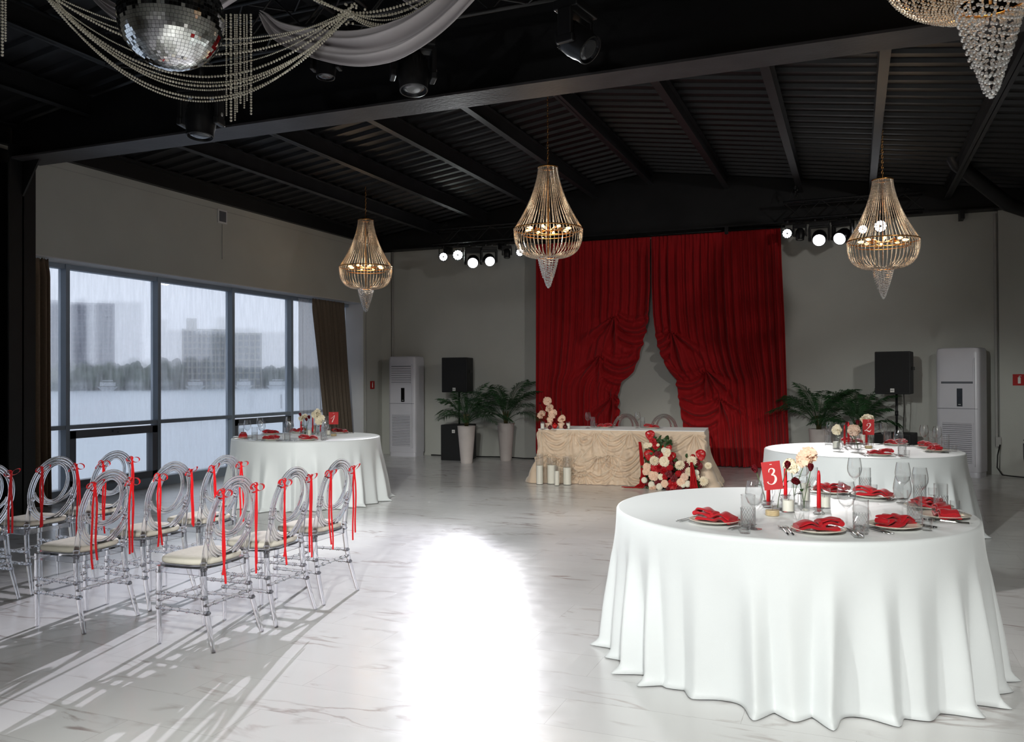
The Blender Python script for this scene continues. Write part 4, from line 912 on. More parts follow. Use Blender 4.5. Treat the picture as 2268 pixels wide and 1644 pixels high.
for cx_, cy_, r, ax in ((1358, 465, .085, (-.2, -1, .35)), (1530, 598, .085, (.1, -1, .6)), (1345, 665, .095, (-.4, -1, .2)), (1870, 665, .095, (.5, -1, .3)), (1585, 680, .07, (.5, -1, -.1))):
    anthurium(AL(*crop_px(cx_, cy_), .12), ax, r*.82, t)
m = M()
for k in range(230):      # greenery and dark filler
    u, v = crop_px(ar.uniform(1290, 1870), ar.uniform(700, 1000)) if k % 3 else crop_px(ar.uniform(1370, 1560), ar.uniform(500, 760))
    p = AL(u, v, ar.uniform(.0, .16)); petal(m, p, Vector((ar.uniform(-1, 1), -1, ar.uniform(-.3, 1))).to_track_quat('Z', 'Y').to_matrix(), ar.uniform(.05, .09), ar.uniform(0, 6.3), .3, .02, -.3, .3, ar)
m.build('foliage', 'leaf', t, True)['kind'] = 'stuff'
m = M()
for k in range(60):
    u, v = crop_px(ar.uniform(1330, 1850), ar.uniform(720, 1000)); p = AL(u, v, ar.uniform(.02, .12)); m.ball(p, .045*ar.uniform(.6, 1.2), 8, 6)
m.build('filler', 'rose_dark', t, True)['kind'] = 'stuff'
m = M()
for cx_, cy_, ctl in ((1358, 520, 0), (1400, 560, 1), (1530, 640, 0), (1870, 715, 0)):
    p = AL(*crop_px(cx_, cy_), .1); m.tube([p, p+Vector((0, .02, -.1)), Vector((p.x*.8, p.y+.05, .2)), Vector((p.x*.6, .05, .02))], .005, 6)
m.build('stems', 'stem', t)
for side, x0, z0, pts in (('left', 0, 0, [(1248, 540), (1262, 700), (1272, 850), (1258, 960), (1200, 1010), (1080, 1030)]), ('right', 0, 0, [(1775, 745), (1785, 830), (1795, 920), (1800, 1010)])):
    m = M()
    for k in range(26):
        dx = (k % 9)*(7 if side == 'left' else 9)*(1) + ar.uniform(-4, 4); P = []
        for i, (a, b) in enumerate(pts):
            f = .25+.75*i/(len(pts)-1); dd = dx*f*1.2 if side == 'left' else (dx-36)*f
            P.append(AL(*crop_px(a+dd*(1 if i < 4 else 1.6), b+(dx*.25 if side == 'left' and i > 3 else 0)), .09+.06*ar.random()+(.10 if side == 'left' and i > 3 else 0)+ (.12 if side == 'right' else 0)))
        Q = []
        for i in range(len(P)-1):
            for q in range(4): Q.append(P[i].lerp(P[i+1], q/4)+Vector((ar.uniform(-.002, .002), ar.uniform(-.003, .003), 0)))
        Q.append(P[-1]); m.tube(Q, .0055, 5)
    m.build('yarn_fringe', 'yarn', t)
# ------------------------------------------------------------------ clear chairs
def ell(cx_, cy_, a, b, n=48, t0=0, t1=2*PI): return [(cx_+a*math.cos(lerp(t0, t1, i/n)), cy_+b*math.sin(lerp(t0, t1, i/n))) for i in range(n+(0 if abs(t1-t0-2*PI) < 1e-6 else 1))]
def back_x(z): return .105+.085*sm(.4, .95, z)*1.0
def ring_pts(pl): return [(back_x(z), y_, z) for y_, z in pl]
CH = {}
def chair_parts():
    d = {}
    m = M()      # oval back: three parallel ribs and the inner loops
    for q, r_ in ((.002, .0105), (.018, .0075), (-.013, .0075)): m.tube(ring_pts(ell(0, .69, .176+q, .208+q, 56)), r_, 8, closed=True)
    for q in (0, .014): m.tube(ring_pts([(y_, z) for y_, z in ell(0, .738, .108-q*.9, .142-q, 48)]), .007, 8, closed=True)
    for q in (0, .015): m.tube(ring_pts([(y_, z) for y_, z in ell(0, .70+q, .155, .115, 26, PI*1.08, PI*1.92)]), .0065, 8)
    for s in (-1, 1): m.ball((back_x(.635), s*.155, .635), .014, 10, 7)
    d['oval_back'] = (m, 'acrylic', 60)
    m = M(); pl = []
    def seat_out(k=1.0, n=40):
        out = []
        for i in range(n):
            a = 2*PI*i/n; cx_, sx_ = math.cos(a), math.sin(a); e = .55
            x = -.05+.18*k*(abs(cx_)**e)*(1 if cx_ > 0 else -1); wv = lerp(.205, .185, (x+.23)/.36); y_ = wv*k*(abs(sx_)**e)*(1 if sx_ > 0 else -1); out.append((x, y_))
        return out
    so = seat_out(); n = len(so)
    vs = [(x, y_, .432) for x, y_ in so]+[(x, y_, .444) for x, y_ in so]
    m.add(vs, [tuple(range(n))[::-1], tuple(range(n, 2*n))]+[(i, (i+1) % n, n+(i+1) % n, n+i) for i in range(n)])
    for sx in (-.2, .1): m.box((sx, 0, .412), (.018, .34, .035))
    for sy in (-.17, .17): m.box((-.05, sy, .412), (.30, .018, .035))
    d['seat'] = (m, 'acrylic', 35)
    m = M(); pr = [(.93, .446), (.985, .452), (1.0, .464), (.985, .476), (.93, .482), (.6, .486), (.001, .487)]; rows = []
    for k, z in pr: rows += [(-.05+(x+.05)*k*.97, y_*k*.97, z) for x, y_ in so]
    m.add(rows, [tuple(range(n))[::-1]]+[(j*n+i, j*n+(i+1) % n, (j+1)*n+(i+1) % n, (j+1)*n+i) for j in range(len(pr)-1) for i in range(n)])
    d['cushion'] = (m, 'cushion', 0)
    for s, nm in ((-1, 'a'), (1, 'b')):
        m = M(); P = [(-.197, s*.178, 0), (-.2, s*.176, .1), (-.203, s*.174, .2), (-.205, s*.172, .3), (-.205, s*.17, .43)]; m.tube(P, [.0115, .013, .0145, .0155, .0165], 12)
        for z in (.20, .28): m.ball((-.203, s*.174, z), .0195, 12, 7, (1, 1, .6))
        m.lathe([(.019, .392), (.021, .4), (.019, .41)], 14, (-.205, s*.17, 0)); d['leg_f'+nm] = (m, 'acrylic', 50)
        m = M(); P = [(.195, s*.203, 0), (.165, s*.195, .1), (.138, s*.187, .2), (.118, s*.181, .29), (.108, s*.177, .38), (.105, s*.175, .45), (back_x(.53), s*.174, .53), (back_x(.60), s*.172, .60)]
        m.tube(P, [.0115, .013, .0145, .0155, .0165, .0165, .015, .012], 12)
        for x, z in ((.138, .2), (.118, .28), (.106, .43), (.106, .46)): m.ball((x, s*(.175 if z > .4 else .185), z), .0205, 12, 7, (1, 1, .6))
        d['leg_r'+nm] = (m, 'acrylic', 50)
    def bar(a, b, r_=.0085):
        m = M(); a = Vector(a); b = Vector(b); P = []; R_ = []
        N = 42
        for i in range(N+1):
            q = i/N; P.append(a.lerp(b, q)); g = min(abs(q-c) for c in (.06, .2, .24, .4, .6, .76, .8, .94)); R_.append(r_*(1.45 if g < .013 else 1))
        m.tube(P, R_, 10); return m
    d['s1'] = (bar((-.203, -.174, .20), (.138, -.187, .20)), 'acrylic', 50); d['s2'] = (bar((-.203, -.174, .28), (.118, -.182, .28)), 'acrylic', 50)
    d['s3'] = (bar((-.203, .174, .20), (.138, .187, .20)), 'acrylic', 50); d['s4'] = (bar((-.203, .174, .28), (.118, .182, .28)), 'acrylic', 50)
    d['s5'] = (bar((-.203, -.174, .24), (-.203, .174, .24)), 'acrylic', 50); d['s6'] = (bar((.128, -.184, .24), (.128, .184, .24)), 'acrylic', 50)
    return d
def ribbon_mesh(s, seed):
    """bow tied round the oval and two hanging tails"""
    r = random.Random(seed); m = M(); z = .835; y0 = s*.138; x = back_x(z)+.004; c = Vector((x+.02, y0, z+.012))
    def strip(P, w_, wdir):
        P = [Vector(p) for p in P]; wd = Vector(wdir).normalized()*w_/2
        vs = []
        for p in P: vs += [p-wd, p+wd]
        vs += [v+Vector((.0006, .0006, 0)) for v in vs[:]]
        k = len(P); fs = [(2*i, 2*i+1, 2*i+3, 2*i+2) for i in range(k-1)]+[(2*k+2*i, 2*k+2*i+2, 2*k+2*i+3, 2*k+2*i+1) for i in range(k-1)]+[(2*i, 2*i+2, 2*k+2*i+2, 2*k+2*i) for i in range(k-1)]+[(2*i+1, 2*k+2*i+1, 2*k+2*i+3, 2*i+3) for i in range(k-1)]
        m.add(vs, fs)
    # wrap round the rib
    m.tube([(x+.024*math.cos(a), y0+.004, z+.024*math.sin(a)) for a in [2*PI*i/16 for i in range(16)]], .0042, 6, closed=True)
    m.ball(c, .010, 8, 6)
    for sd in (-1, 1):
        L = r.uniform(.045, .068); dr = r.uniform(-.9, .5); P = []
        for i in range(13):
            a = 2*PI*i/12; q = (1-math.cos(a))/2; P.append(c+Vector((.012*math.sin(a)+.006, sd*L*q, math.sin(a)*.02+dr*q*.035)))
        strip(P, .0125, (1, 0, .5))
    for k in range(2):
        L = r.uniform(.36, .53); ph = r.uniform(0, 6); ox = r.uniform(-.012, .012)+(.010 if k else -.006); P = [c+Vector((.004+.006*math.sin(q*7+ph)*q, ox*min(1, q*4)+.010*math.sin(q*4+ph)*q*s, -L*q)) for q in [i/16 for i in range(17)]]
        strip(P, .0115, (.45, 1, 0))
    return m
PARTS = None; RIB = None
def clear_chair(x, y, rz, label, seed, ribbons=True):
    global PARTS
    t = thing('clear_chair', label, 'chair', (x, y, 0), rz, 'clear chairs with red ribbons' if ribbons else 'clear chairs at the head table')
    if PARTS is None:
        PARTS = {}
        for k, (m, mt_, au) in chair_parts().items():
            nm = 'leg' if k.startswith('leg') else 'stretcher' if k[0] == 's' and k[1:].isdigit() else k
            o = m.build(nm, mt_, t, True, auto=au or None); PARTS[k] = o
    else:
        for k, o in PARTS.items(): c = o.copy(); COL.objects.link(c); c.parent = t
    if ribbons:
        for s in (-1, 1): tag(ribbon_mesh(s, seed*2+s).build('ribbon_bow', 'ribbon', t, False), 'red satin ribbon tied in a bow')
    return t
rows = {-3.36: 'in the row nearest the aisle', -4.31: 'in the middle row', -5.36: 'in the row nearest the window'}
seatn = ('nearest the camera', 'second of three', 'farthest from the camera')
k = 0
for x, rn in rows.items():
    for j, y in enumerate((3.775, 4.29, 4.80)):
        clear_chair(x+rnd.uniform(-.012, .012), y+rnd.uniform(-.01, .01), rnd.uniform(-.03, .03), 'clear plastic chair with red ribbons %s, %s' % (rn, seatn[j]), k); k += 1
for lx, nm in ((1.02, 'left'), (1.58, 'right')):
    p = H(lx+.02, HD+.16); clear_chair(p.x, p.y, hrz-PI/2+PI if False else hrz+PI/2, 'clear oval back chair behind the head table, %s one' % nm, 50, False)
# ------------------------------------------------------------------ plants
def palm(x, y, ph, pr, s, label, seed, lean=0):
    rr = random.Random(seed); t = thing('potted_palm', label, 'plant', (x, y, 0), 0, 'potted palms')
    m = M(); prof = [(.0005, 0), (pr*.62, 0), (pr*.64, .01)]
    nr = int(ph/.012)
    for i in range(nr): z = .012+i*(ph-.02)/nr; r_ = lerp(pr*.64, pr, z/ph); prof += [(r_, z), (r_+.0035, z+(ph-.02)/nr*.5)]
    prof += [(pr, ph), (pr-.012, ph), (pr-.02, ph-.03), (.0005, ph-.03)]
    m.lathe(prof, 36); m.build('planter', 'pot', t, True, auto=60)
    m = M(); m.lathe([(.0005, ph-.025), (pr-.02, ph-.028)], 20); m.build('soil', 'soil', t)
    tr = M()
    for k in range(6): a = k*1.1; tr.tube([(.02*math.cos(a), .02*math.sin(a), ph-.03), (.035*math.cos(a), .035*math.sin(a), ph+.10*s), (.05*math.cos(a), .05*math.sin(a), ph+.2*s)], [.014, .011, .006], 7)
    tr.build('trunk', 'palm_stem', t)
    for k in range(15):
        f = M(); a = k*2.399+rr.uniform(-.2, .2); L = s*rr.uniform(.62, .95); el = rr.uniform(.55, 1.35) if k > 3 else rr.uniform(1.25, 1.5); P = []; pos = Vector((.03*math.cos(a), .03*math.sin(a), ph+.05)); N = 22
        dirv = Vector((math.cos(a)*math.cos(el), math.sin(a)*math.cos(el), math.sin(el)))
        if abs(y+pos.y+dirv.y*L) > 0 and y+math.sin(a)*L > YF-.1: dirv.y *= .25
        for i in range(N+1):
            P.append(pos.copy()); dirv = (dirv+Vector((math.cos(a)*.02, math.sin(a)*.02, -.085*(i/N+.3)))).normalized(); pos = pos+dirv*L/N
            if y+pos.y > YF-.1: pos.y = YF-.1-y
        f.tube(P, [lerp(.006, .0015, i/N) for i in range(N+1)], 5)
        for i in range(7, N+1):
            tdir = (P[i]-P[i-1]).normalized(); side = tdir.cross(Vector((0, 0, 1))).normalized(); upv = side.cross(tdir)
            for q in (0, .5):
                base = P[i-1].lerp(P[i], q)
                for sd in (-1, 1):
                    ll = s*.26*math.sin(PI*min(.95, .18+.8*(i+q-7)/(N-7)))*rr.uniform(.85, 1.1); dd = (side*sd*.8+tdir*.75+upv*rr.uniform(-.1, .25)).normalized(); w_ = .007*s+.002
                    mid = base+dd*ll*.5+Vector((0, 0, -.006)); tip = base+dd*ll+Vector((0, 0, -ll*.35)); wv = tdir*w_
                    for pt in (mid, tip):
                        if y+pt.y > YF-.03: pt.y = YF-.03-y
                    f.add([base, mid-wv, tip, mid+wv], [(0, 1, 2, 3)])
        f.build('frond', 'palm', t, False)
palm(-6.17, 13.15, .64, .155, 1.0, 'palm in white ribbed pot beside the left subwoofer', 3)
palm(-5.70, 13.78, .66, .15, 1.05, 'palm in white ribbed pot between left speaker and red curtain', 9)
palm(-.50, 13.72, .66, .15, 1.0, 'palm in white pot right of the red curtain', 15)
palm(.05, 13.6, .62, .15, .95, 'palm beside the right speaker behind round table 2', 23)
# ------------------------------------------------------------------ air conditioners, speakers, signs
def air_con(x, y, rz, label, closed_top):
    t = thing('air_conditioner', label, 'air conditioner', (x, y, 0), rz, 'tall floor standing air conditioners'); W, D, Hh = .60, .36, 1.87
    m = M()
    def fn(u, tt):
        a = 2*PI*u; cx_, sx_ = math.cos(a), math.sin(a); e = .25
        z = [0, .07, .075, .08, 1.78, 1.83, 1.86, 1.87, 1.87][int(round(tt*8))]; k = [.96, .96, .955, 1, 1, .985, .95, .88, 0.001][int(round(tt*8))]
        return (W/2*k*(abs(cx_)**e)*(1 if cx_ > 0 else -1), D/2*k*(abs(sx_)**e)*(1 if sx_ > 0 else -1)+.0, z)
    m.grid(fn, 64, 9, wrap=True); m.build('cabinet', 'ac_white', t, True, auto=35)
    yf = -D/2
    m = M(); m.bb(-.235, .235, yf-.012, yf+.01, .16, 1.72); m.build('front_panel', 'ac_white', t, False)
    m = M(); m.bb(-.24, .24, yf-.014, yf-.008, .985, .992); m.bb(-.27, .27, yf-.002, yf+.01, .985, .99); m.build('seam', 'ac_dark', t, False)
    m = M(); nl = 8 if not closed_top else 0
    if nl:
        for k in range(nl): m.box((0, yf-.016, 1.66-k*.042), (.43, .012, .034), R=Matrix.Rotation(.5, 3, 'X'))
    else: m.bb(-.215, .215, yf-.018, yf-.01, 1.38, 1.70)
    m.build('upper_louver', 'ac_white', t, False)
    m = M(); m.bb(-.20, .20, yf-.0125, yf-.011, .2, .78); m.build('grille_opening', 'ac_dark', t, False)
    m = M(); m.bb(-.215, .215, yf-.0125, yf-.011, 1.35, 1.69); m.build('vent_opening', 'ac_dark', t, False)
    m = M()
    for k in range(20): m.box((0, yf-.018, .215+k*.029), (.40, .012, .021), R=Matrix.Rotation(-.6, 3, 'X'))
    m.bb(-.215, -.198, yf-.022, yf-.01, .19, .79); m.bb(.198, .215, yf-.022, yf-.01, .19, .79); m.bb(-.005, .005, yf-.0225, yf-.01, .2, .78) if False else None
    m.build('lower_grille', 'ac_white', t, False)
    m = M(); m.bb(-.0, .075, yf-.016, yf-.01, 1.02, 1.28); o = m.build('control_panel', 'screen', t, False)
    m = M(); m.bb(.02, .055, yf-.0175, yf-.015, 1.045, 1.052); m.build('status_light', 'sign_white', o, False)
air_con(-7.82, 14.02, -.06, 'tall white air conditioner in the far left corner', False)
air_con(1.46, 13.93, -.42, 'tall white air conditioner at the right behind round table 2', True)
def hk_logo(p, s, parent, yf):
    m = M(); m.box((p[0], yf-.004, p[1]), (s, .004, s)); o = m.build('badge', 'sign_white', parent, False); n = M(); q = s*.16; b = s*.07; Y0 = yf-.0068
    for x in (-.34, -.10): n.box((p[0]+x*s, Y0, p[1]), (b, .0015, s*.5))
    n.box((p[0]-.22*s, Y0, p[1]), (s*.24, .0015, b)); n.box((p[0]+.10*s, Y0, p[1]), (b, .0015, s*.5))
    n.box((p[0]+.23*s, Y0, p[1]+.12*s), (s*.32, .0015, b), R=Matrix.Rotation(-.75, 3, 'Y')); n.box((p[0]+.23*s, Y0, p[1]-.12*s), (s*.32, .0015, b), R=Matrix.Rotation(.75, 3, 'Y'))
    n.build('lettering', 'box_black', o, False)
def speaker(x, y, rz, z0, side):
    sub_h, W, Hh, D = .63, .50, .62, .45
    ns = 'left' if side == 'left' else 'right'
    def cab(name, label, zb, w_, h_, d_, logo_z, cat):
        t = thing(name, label, cat, (x, y, zb), rz); m = M()
        k = .75 if name == 'loudspeaker' else .9
        vs = [(-w_/2, -d_/2, 0), (w_/2, -d_/2, 0), (w_/2*k, d_/2, 0), (-w_/2*k, d_/2, 0)]; c = .02
        vb = [(a, b, 0) for a, b, _ in vs]+[(a, b, h_) for a, b, _ in vs]
        m.add(vb, [(0, 3, 2, 1), (4, 5, 6, 7), (0, 1, 5, 4), (1, 2, 6, 5), (2, 3, 7, 6), (3, 0, 4, 7)]); o = m.build('cabinet', 'box_black', t, False)
        bv = o.modifiers.new('bevel', 'BEVEL'); bv.width = .012; bv.segments = 3
        g = M(); g.bb(-w_/2+.02, w_/2-.02, -d_/2-.006, -d_/2+.004, .02, h_-.02); g.build('grille', 'grille_black', t, False)
        hk_logo((0, logo_z), .055, t, -d_/2-.006)
        hm = M(); hm.box((w_/2*.92, 0, h_*.6), (.02, .14, .05)); hm.build('handle', 'plastic_black', t, False)
        return t
    cab('subwoofer', 'black subwoofer box on the floor under the %s speaker' % ns, 0, .50, sub_h, .52, sub_h*.82, 'subwoofer')
    cab('loudspeaker', 'black loudspeaker on a pole in front of the %s part of the far wall' % ns, z0, W*.98, Hh, D, .055, 'loudspeaker')
    t = thing('speaker_pole', 'black pole between subwoofer and %s loudspeaker' % ns, 'speaker stand', (x, y, sub_h)); m = M(); m.tube([(0, 0, 0), (0, 0, z0-sub_h)], .017, 12); m.build('tube', 'plastic_black', t)
    m = M(); m.tube([(0, 0, .25), (0, 0, .32)], .024, 12); m.build('collar', 'plastic_black', t)
    m = M(); m.tube([(.10, .1, z0+.05), (.11, .12, z0-.2), (.09, .12, .7), (.12, .3, .03)], .005, 6); tag(m.build('speaker_cable', 'paint_cable', None), 'black cable hanging behind the %s loudspeaker' % ns, 'cable').location = (x, y, 0)
speaker(-6.58, 13.72, .05, 1.205, 'left')
speaker(.58, 13.62, -.28, 1.20, 'right')
def fire_sign(loc, R, s, label):
    t = thing('fire_sign', label, 'sign', loc, 0, 'fire extinguisher signs'); t.rotation_euler = R
    m = M(); m.box((0, 0, 0), (s, .004, s)); o = m.build('plate', 'sign_red', t, False)
    n = M(); n.box((0, -.003, -.05*s), (.22*s, .002, .55*s)); n.box((0, -.003, .28*s), (.08*s, .002, .14*s)); n.box((.06*s, -.003, .34*s), (.2*s, .002, .05*s)); n.build('pictogram', 'sign_white', o, False)
fire_sign((XW+.006, 13.9, 1.334), (0, 0, PI/2), .15, 'red fire extinguisher sign on the left wall beside the air conditioner')
fire_sign((2.24, YF-.066, 1.40), (0, 0, 0), .165, 'red fire extinguisher sign at the far right wall')
t = thing('fire_extinguisher', 'red fire extinguisher on the floor at the right edge', 'fire extinguisher', (2.36, 14.05, 0)); m = M(); m.lathe([(.0005, 0), (.07, 0), (.075, .01), (.075, .36), (.06, .42), (.025, .45), (.02, .48), (.0005, .48)], 24); m.build('cylinder', 'ext_red', t)
m = M(); m.box((0, 0, .5), (.03, .03, .05)); m.box((-.04, 0, .53), (.12, .02, .015)); m.build('valve', 'plastic_black', t, False)
m = M(); m.tube([(-.02, 0, .5), (-.1, -.02, .48), (-.1, -.03, .3), (-.085, -.03, .15)], .009, 8); m.build('hose', 'plastic_black', t)
t = thing('wall_vent', 'small square vent grille high on the left wall', 'vent', (XW, 9.78, 3.84)); m = M(); m.box((.008, 0, -.02), (.016, .19, .20)); m.build('frame', 'reveal', t, False)
m = M(); m.box((.014, 0, -.02), (.01, .14, .15)); m.build('grille', 'ac_dark', t, False)
m = M(); m.tube([(XW+.008, 9.78, 3.71), (XW+.008, 9.78, 3.2)], .004, 6); tag(m.build('wall_cable', 'trim', None), 'pale cable running down from the wall vent', 'cable')
m = M(); m.tube([(1.98, 14.16, .45), (1.94, 14.1, .3), (1.93, 14.08, .12), (1.99, 14.05, .02), (2.15, 13.95, .012), (2.5, 13.7, .012)], .009, 6); tag(m.build('power_cable', 'paint_cable', None), 'black power cable trailing on the floor right of the white air conditioner', 'cable')
m = M(); m.tube([(-7.4, 14.2, .012), (-6.4, 14.18, .012), (-5.9, 14.2, .02), (-5.5, 14.14, .012), (-5.25, 14.2, .012)], .011, 6); tag(m.build('power_cable', 'paint_cable', None), 'black cable lying along the foot of the far wall at the left', 'cable')
# ------------------------------------------------------------------ trusses and stage lights
def truss(name, label, a, b, s=.26, up=(0, 0, 1)):
    a = Vector(a); b = Vector(b); d = (b-a).normalized(); sd = d.cross(Vector(up)).normalized(); u = Vector(up); L = (b-a).length; t = thing(name, label, 'truss', a)
    m = M(); cs = [sd*s/2*i+u*s/2*j for i, j in ((-1, -1), (1, -1), (1, 1), (-1, 1))]
    for c in cs: m.tube([c, d*L+c], .016, 8)
    m.build('chords', 'black_metal', t)
    m = M(); n = max(2, int(L/s))
    for i in range(n):
        p, q = d*L*i/n, d*L*(i+1)/n
        for k in range(4): c0, c1 = cs[k], cs[(k+1) % 4]; m.tube([p+(c0 if i % 2 else c1), q+(c1 if i % 2 else c0)], .007, 6, cap=False)
    m.build('lacing', 'black_metal', t); return t
truss('lighting_truss', 'black lighting truss hanging at the left part of the far wall', (-6.95, 13.55, 3.98), (-4.95, 13.55, 3.98))
truss('lighting_truss', 'black lighting truss hanging right of the red curtain', (-.98, 13.55, 3.98), (.95, 13.55, 3.98))
truss('lighting_truss', 'black lighting truss above the mirror ball', (-5.3, 4.95, 4.0), (-.9, 4.95, 4.0), .25)
truss('lighting_truss', 'short black truss running over the mirror ball', (-3.1, 2.4, 4.05), (-3.1, 4.8, 4.05), .25)
for i, (x, y, lb) in enumerate(((-6.75, 13.55, 'left end of the left truss'), (-5.15, 13.55, 'right end of the left truss'), (-.8, 13.55, 'left end of the right truss'), (.75, 13.55, 'right end of the right truss'))):
    m = M(); zt = roof_z(x)-.2
    for s in (-1, 1): m.tube([(x+s*.13, y, 4.1), (x, y, zt)], .006, 6)
    for k in range(8): m.ball((x+.02*math.sin(k*2), y, lerp(4.2, zt, k/8)), .014, 6, 5, (1, .6, 1.7))
    tag(m.build('hanging_chain', 'black_metal', None), 'dark chain and slings over the %s' % lb, 'chain', 'chains of the trusses')
ROOTS = []
def moving_head(loc, aim, s, label, lit=None, lens='lens_off', body='beam'):
    """s = yoke width; hangs below loc"""
    t = thing('moving_head_light', label, 'stage light', loc, 0, 'moving head stage lights'); ROOTS.append(t); aim = Vector(aim)-Vector(loc); rz = math.atan2(aim.y, aim.x)+PI/2; t.rotation_euler = (0, 0, rz)
    m = M(); m.box((0, 0, .05*s), (.95*s, .6*s, .22*s)); o = m.build('base', 'plastic_black', t, False); bv = o.modifiers.new('b', 'BEVEL'); bv.width = .03*s; bv.segments = 2
    m = M(); m.box((-.2*s, 0, .22*s), (.06*s, .06*s, .22*s)); m.box((.2*s, 0, .22*s), (.06*s, .06*s, .22*s)); m.build('clamp', 'chrome', t, False)
    m = M()
    for sd in (-1, 1):
        m.box((sd*.46*s, 0, -.42*s), (.12*s, .34*s, .75*s)); m.box((sd*.46*s, 0, -.72*s), (.13*s, .42*s, .18*s))
    m.box((0, 0, -.09*s), (.95*s, .34*s, .12*s)); o = m.build('yoke', 'plastic_black', t, False); bv = o.modifiers.new('b', 'BEVEL'); bv.width = .03*s; bv.segments = 2
    h = bpy.data.objects.new('head', None); COL.objects.link(h)
    el = math.atan2(-(aim.z), math.hypot(aim.x, aim.y)); c = Vector((0, 0, -.62*s)); R = Matrix.Rotation(-(PI/2-el) if False else 0, 3, 'X')
    dl = Vector((0, -math.cos(el), -math.sin(el))); R = look_R(dl); r = .36*s
    bpy.data.objects.remove(h)
    m = M(); m.lathe([(.0005, .48*s), (r*.55, .46*s), (r*.82, .34*s), (r*.95, .15*s), (r*1.0, 0), (r*.97, -.2*s), (r*.9, -.32*s), (r*.9, -.46*s), (r*.82, -.47*s), (r*.8, -.43*s), (.0005, -.43*s)], 32, c, R); hd_ = m.build('head', 'plastic_black', t, True, auto=40)
    m = M()
    for k in range(26): a = 2*PI*k/26; m.box(c+R @ Vector((r*.93*math.cos(a), r*.93*math.sin(a), .16*s)), (.012*s*2, .012*s*2, .2*s), R=R @ Matrix.Rotation(a, 3, 'Z'))
    m.build('cooling_fins', 'box_black', hd_, False)
    m = M(); m.lathe([(.0005, -.452*s), (r*.4, -.450*s), (r*.8, -.44*s), (r*.8, -.43*s), (.0005, -.43*s)], 28, c, R); m.build('lens', lens, hd_, True)
    m = M(); m.ball((.53*s, 0, -.55*s), .05*s, 10, 6, (.4, 1, 1)); m.build('logo_dot', 'trim', t)
    cw = Matrix.Rotation(rz, 3, 'Z') @ (c+dl*.50*s) + Vector(loc); return cw
def led_par(loc, aim, r, label, lens='led'):
    t = thing('led_wash_light', label, 'stage light', loc, 0, 'round LED wash lights'); d = (Vector(aim)-Vector(loc)).normalized(); c = Vector((0, 0, -.16)); R = look_R(d)
    m = M(); m.lathe([(.0005, .13), (r*.7, .12), (r*1.12, .04), (r*1.15, -.03), (r*1.02, -.035), (r*1.02, -.01), (.0005, -.01)], 28, c, R); m.build('housing', 'plastic_black', t, True, auto=40)
    m = M(); m.tube([(-r*1.2, 0, -.16), (-r*1.2, 0, -.02), (0, 0, .0), (r*1.2, 0, -.02), (r*1.2, 0, -.16)], .008, 6); m.box((0, 0, .02), (.04, .04, .06)); m.build('bracket', 'black_metal', t, True)
    m = M()
    for q, n in ((.78, 12), (.4, 6)):
        for k in range(n): a = 2*PI*k/n; m.lathe([(.0005, -.024), (r*.19, -.022), (r*.19, -.012), (.0005, -.012)], 10, c+R @ Vector((r*q*math.cos(a), r*q*math.sin(a), 0)), R)
    m.build('leds', lens, t, True)
    return Vector(loc)+c+d*.05
CAMP = (0, 0, 1.46)
def hang(u, v, y=13.5): return on_y(u, v, y)
p = hang(982, 569); led_par((p.x, p.y, p.z+.16), CAMP, .072, 'round LED light at the left end of the left truss')
p = hang(1014, 565); cw = led_par((p.x, p.y, p.z+.16), (-1.0, 1.5, .8), .085, 'brightest LED light on the left truss', 'led_green')
spot('wash_beam', cw, (-1.9, 3.2, 0), 620, 62, (.95, .98, 1), 1, .07)
p = hang(1048, 580); cw = moving_head((p.x, p.y, 3.70), (-2.6, 4.6, 0), .30, 'large moving head tilted down in the middle of the left truss', lens='led')
spot('beam_to_chairs', cw, (-3.3, 2.8, 0), 5400, 29, (.925, .905, 1), 1, .03)
p = hang(1083, 580); cw = moving_head((p.x, p.y, 3.70), (-1.2, 6.0, 0), .28, 'moving head facing down right on the left truss', lens='led')
spot('beam_to_table', cw, (-.4, 4.2, .2), 750, 22, (1, .98, 1), .5, .03)
p = hang(1123, 570); moving_head((p.x, p.y, 3.72), (-5.4, 13.0, 0), .17, 'slim dark moving head pointing straight down on the left truss')
p = hang(1152, 559); led_par((p.x, p.y, p.z+.16), (-2.5, 2, 1.2), .062, 'round LED light beside the red curtain on the left truss')
p = hang(1744, 517); led_par((p.x, p.y, p.z+.16), (-2.5, 2, .5), .068, 'round LED light at the left end of the right truss')
p = hang(1772, 520); moving_head((p.x, p.y, 3.74), (-.8, 13.0, 0), .19, 'slim dark moving head pointing down on the right truss')
p = hang(1815, 538); cw = moving_head((p.x, p.y, 3.74), (-.6, 6, 0), .30, 'moving head second from left lit on the right truss', lens='led')
spot('beam_right', cw, (-.2, 7.6, .3), 900, 26, (1, .96, .95), .5, .03)
p = hang(1867, 542); cw = moving_head((p.x, p.y, 3.74), (-3.2, 6, 0), .30, 'moving head aimed to the left on the right truss', lens='led')
spot('beam_to_window_side', cw, (-3.6, 6.2, 0), 700, 26, (.95, .95, 1), .8, .03)
p = hang(1911, 508); led_par((p.x, p.y, p.z+.16), (-1.0, 3, 1), .062, 'round LED light behind the right chandelier strands')
p = hang(1950, 501); led_par((p.x, p.y, p.z+.16), CAMP, .085, 'brightest LED light seen through the right chandelier', 'led')
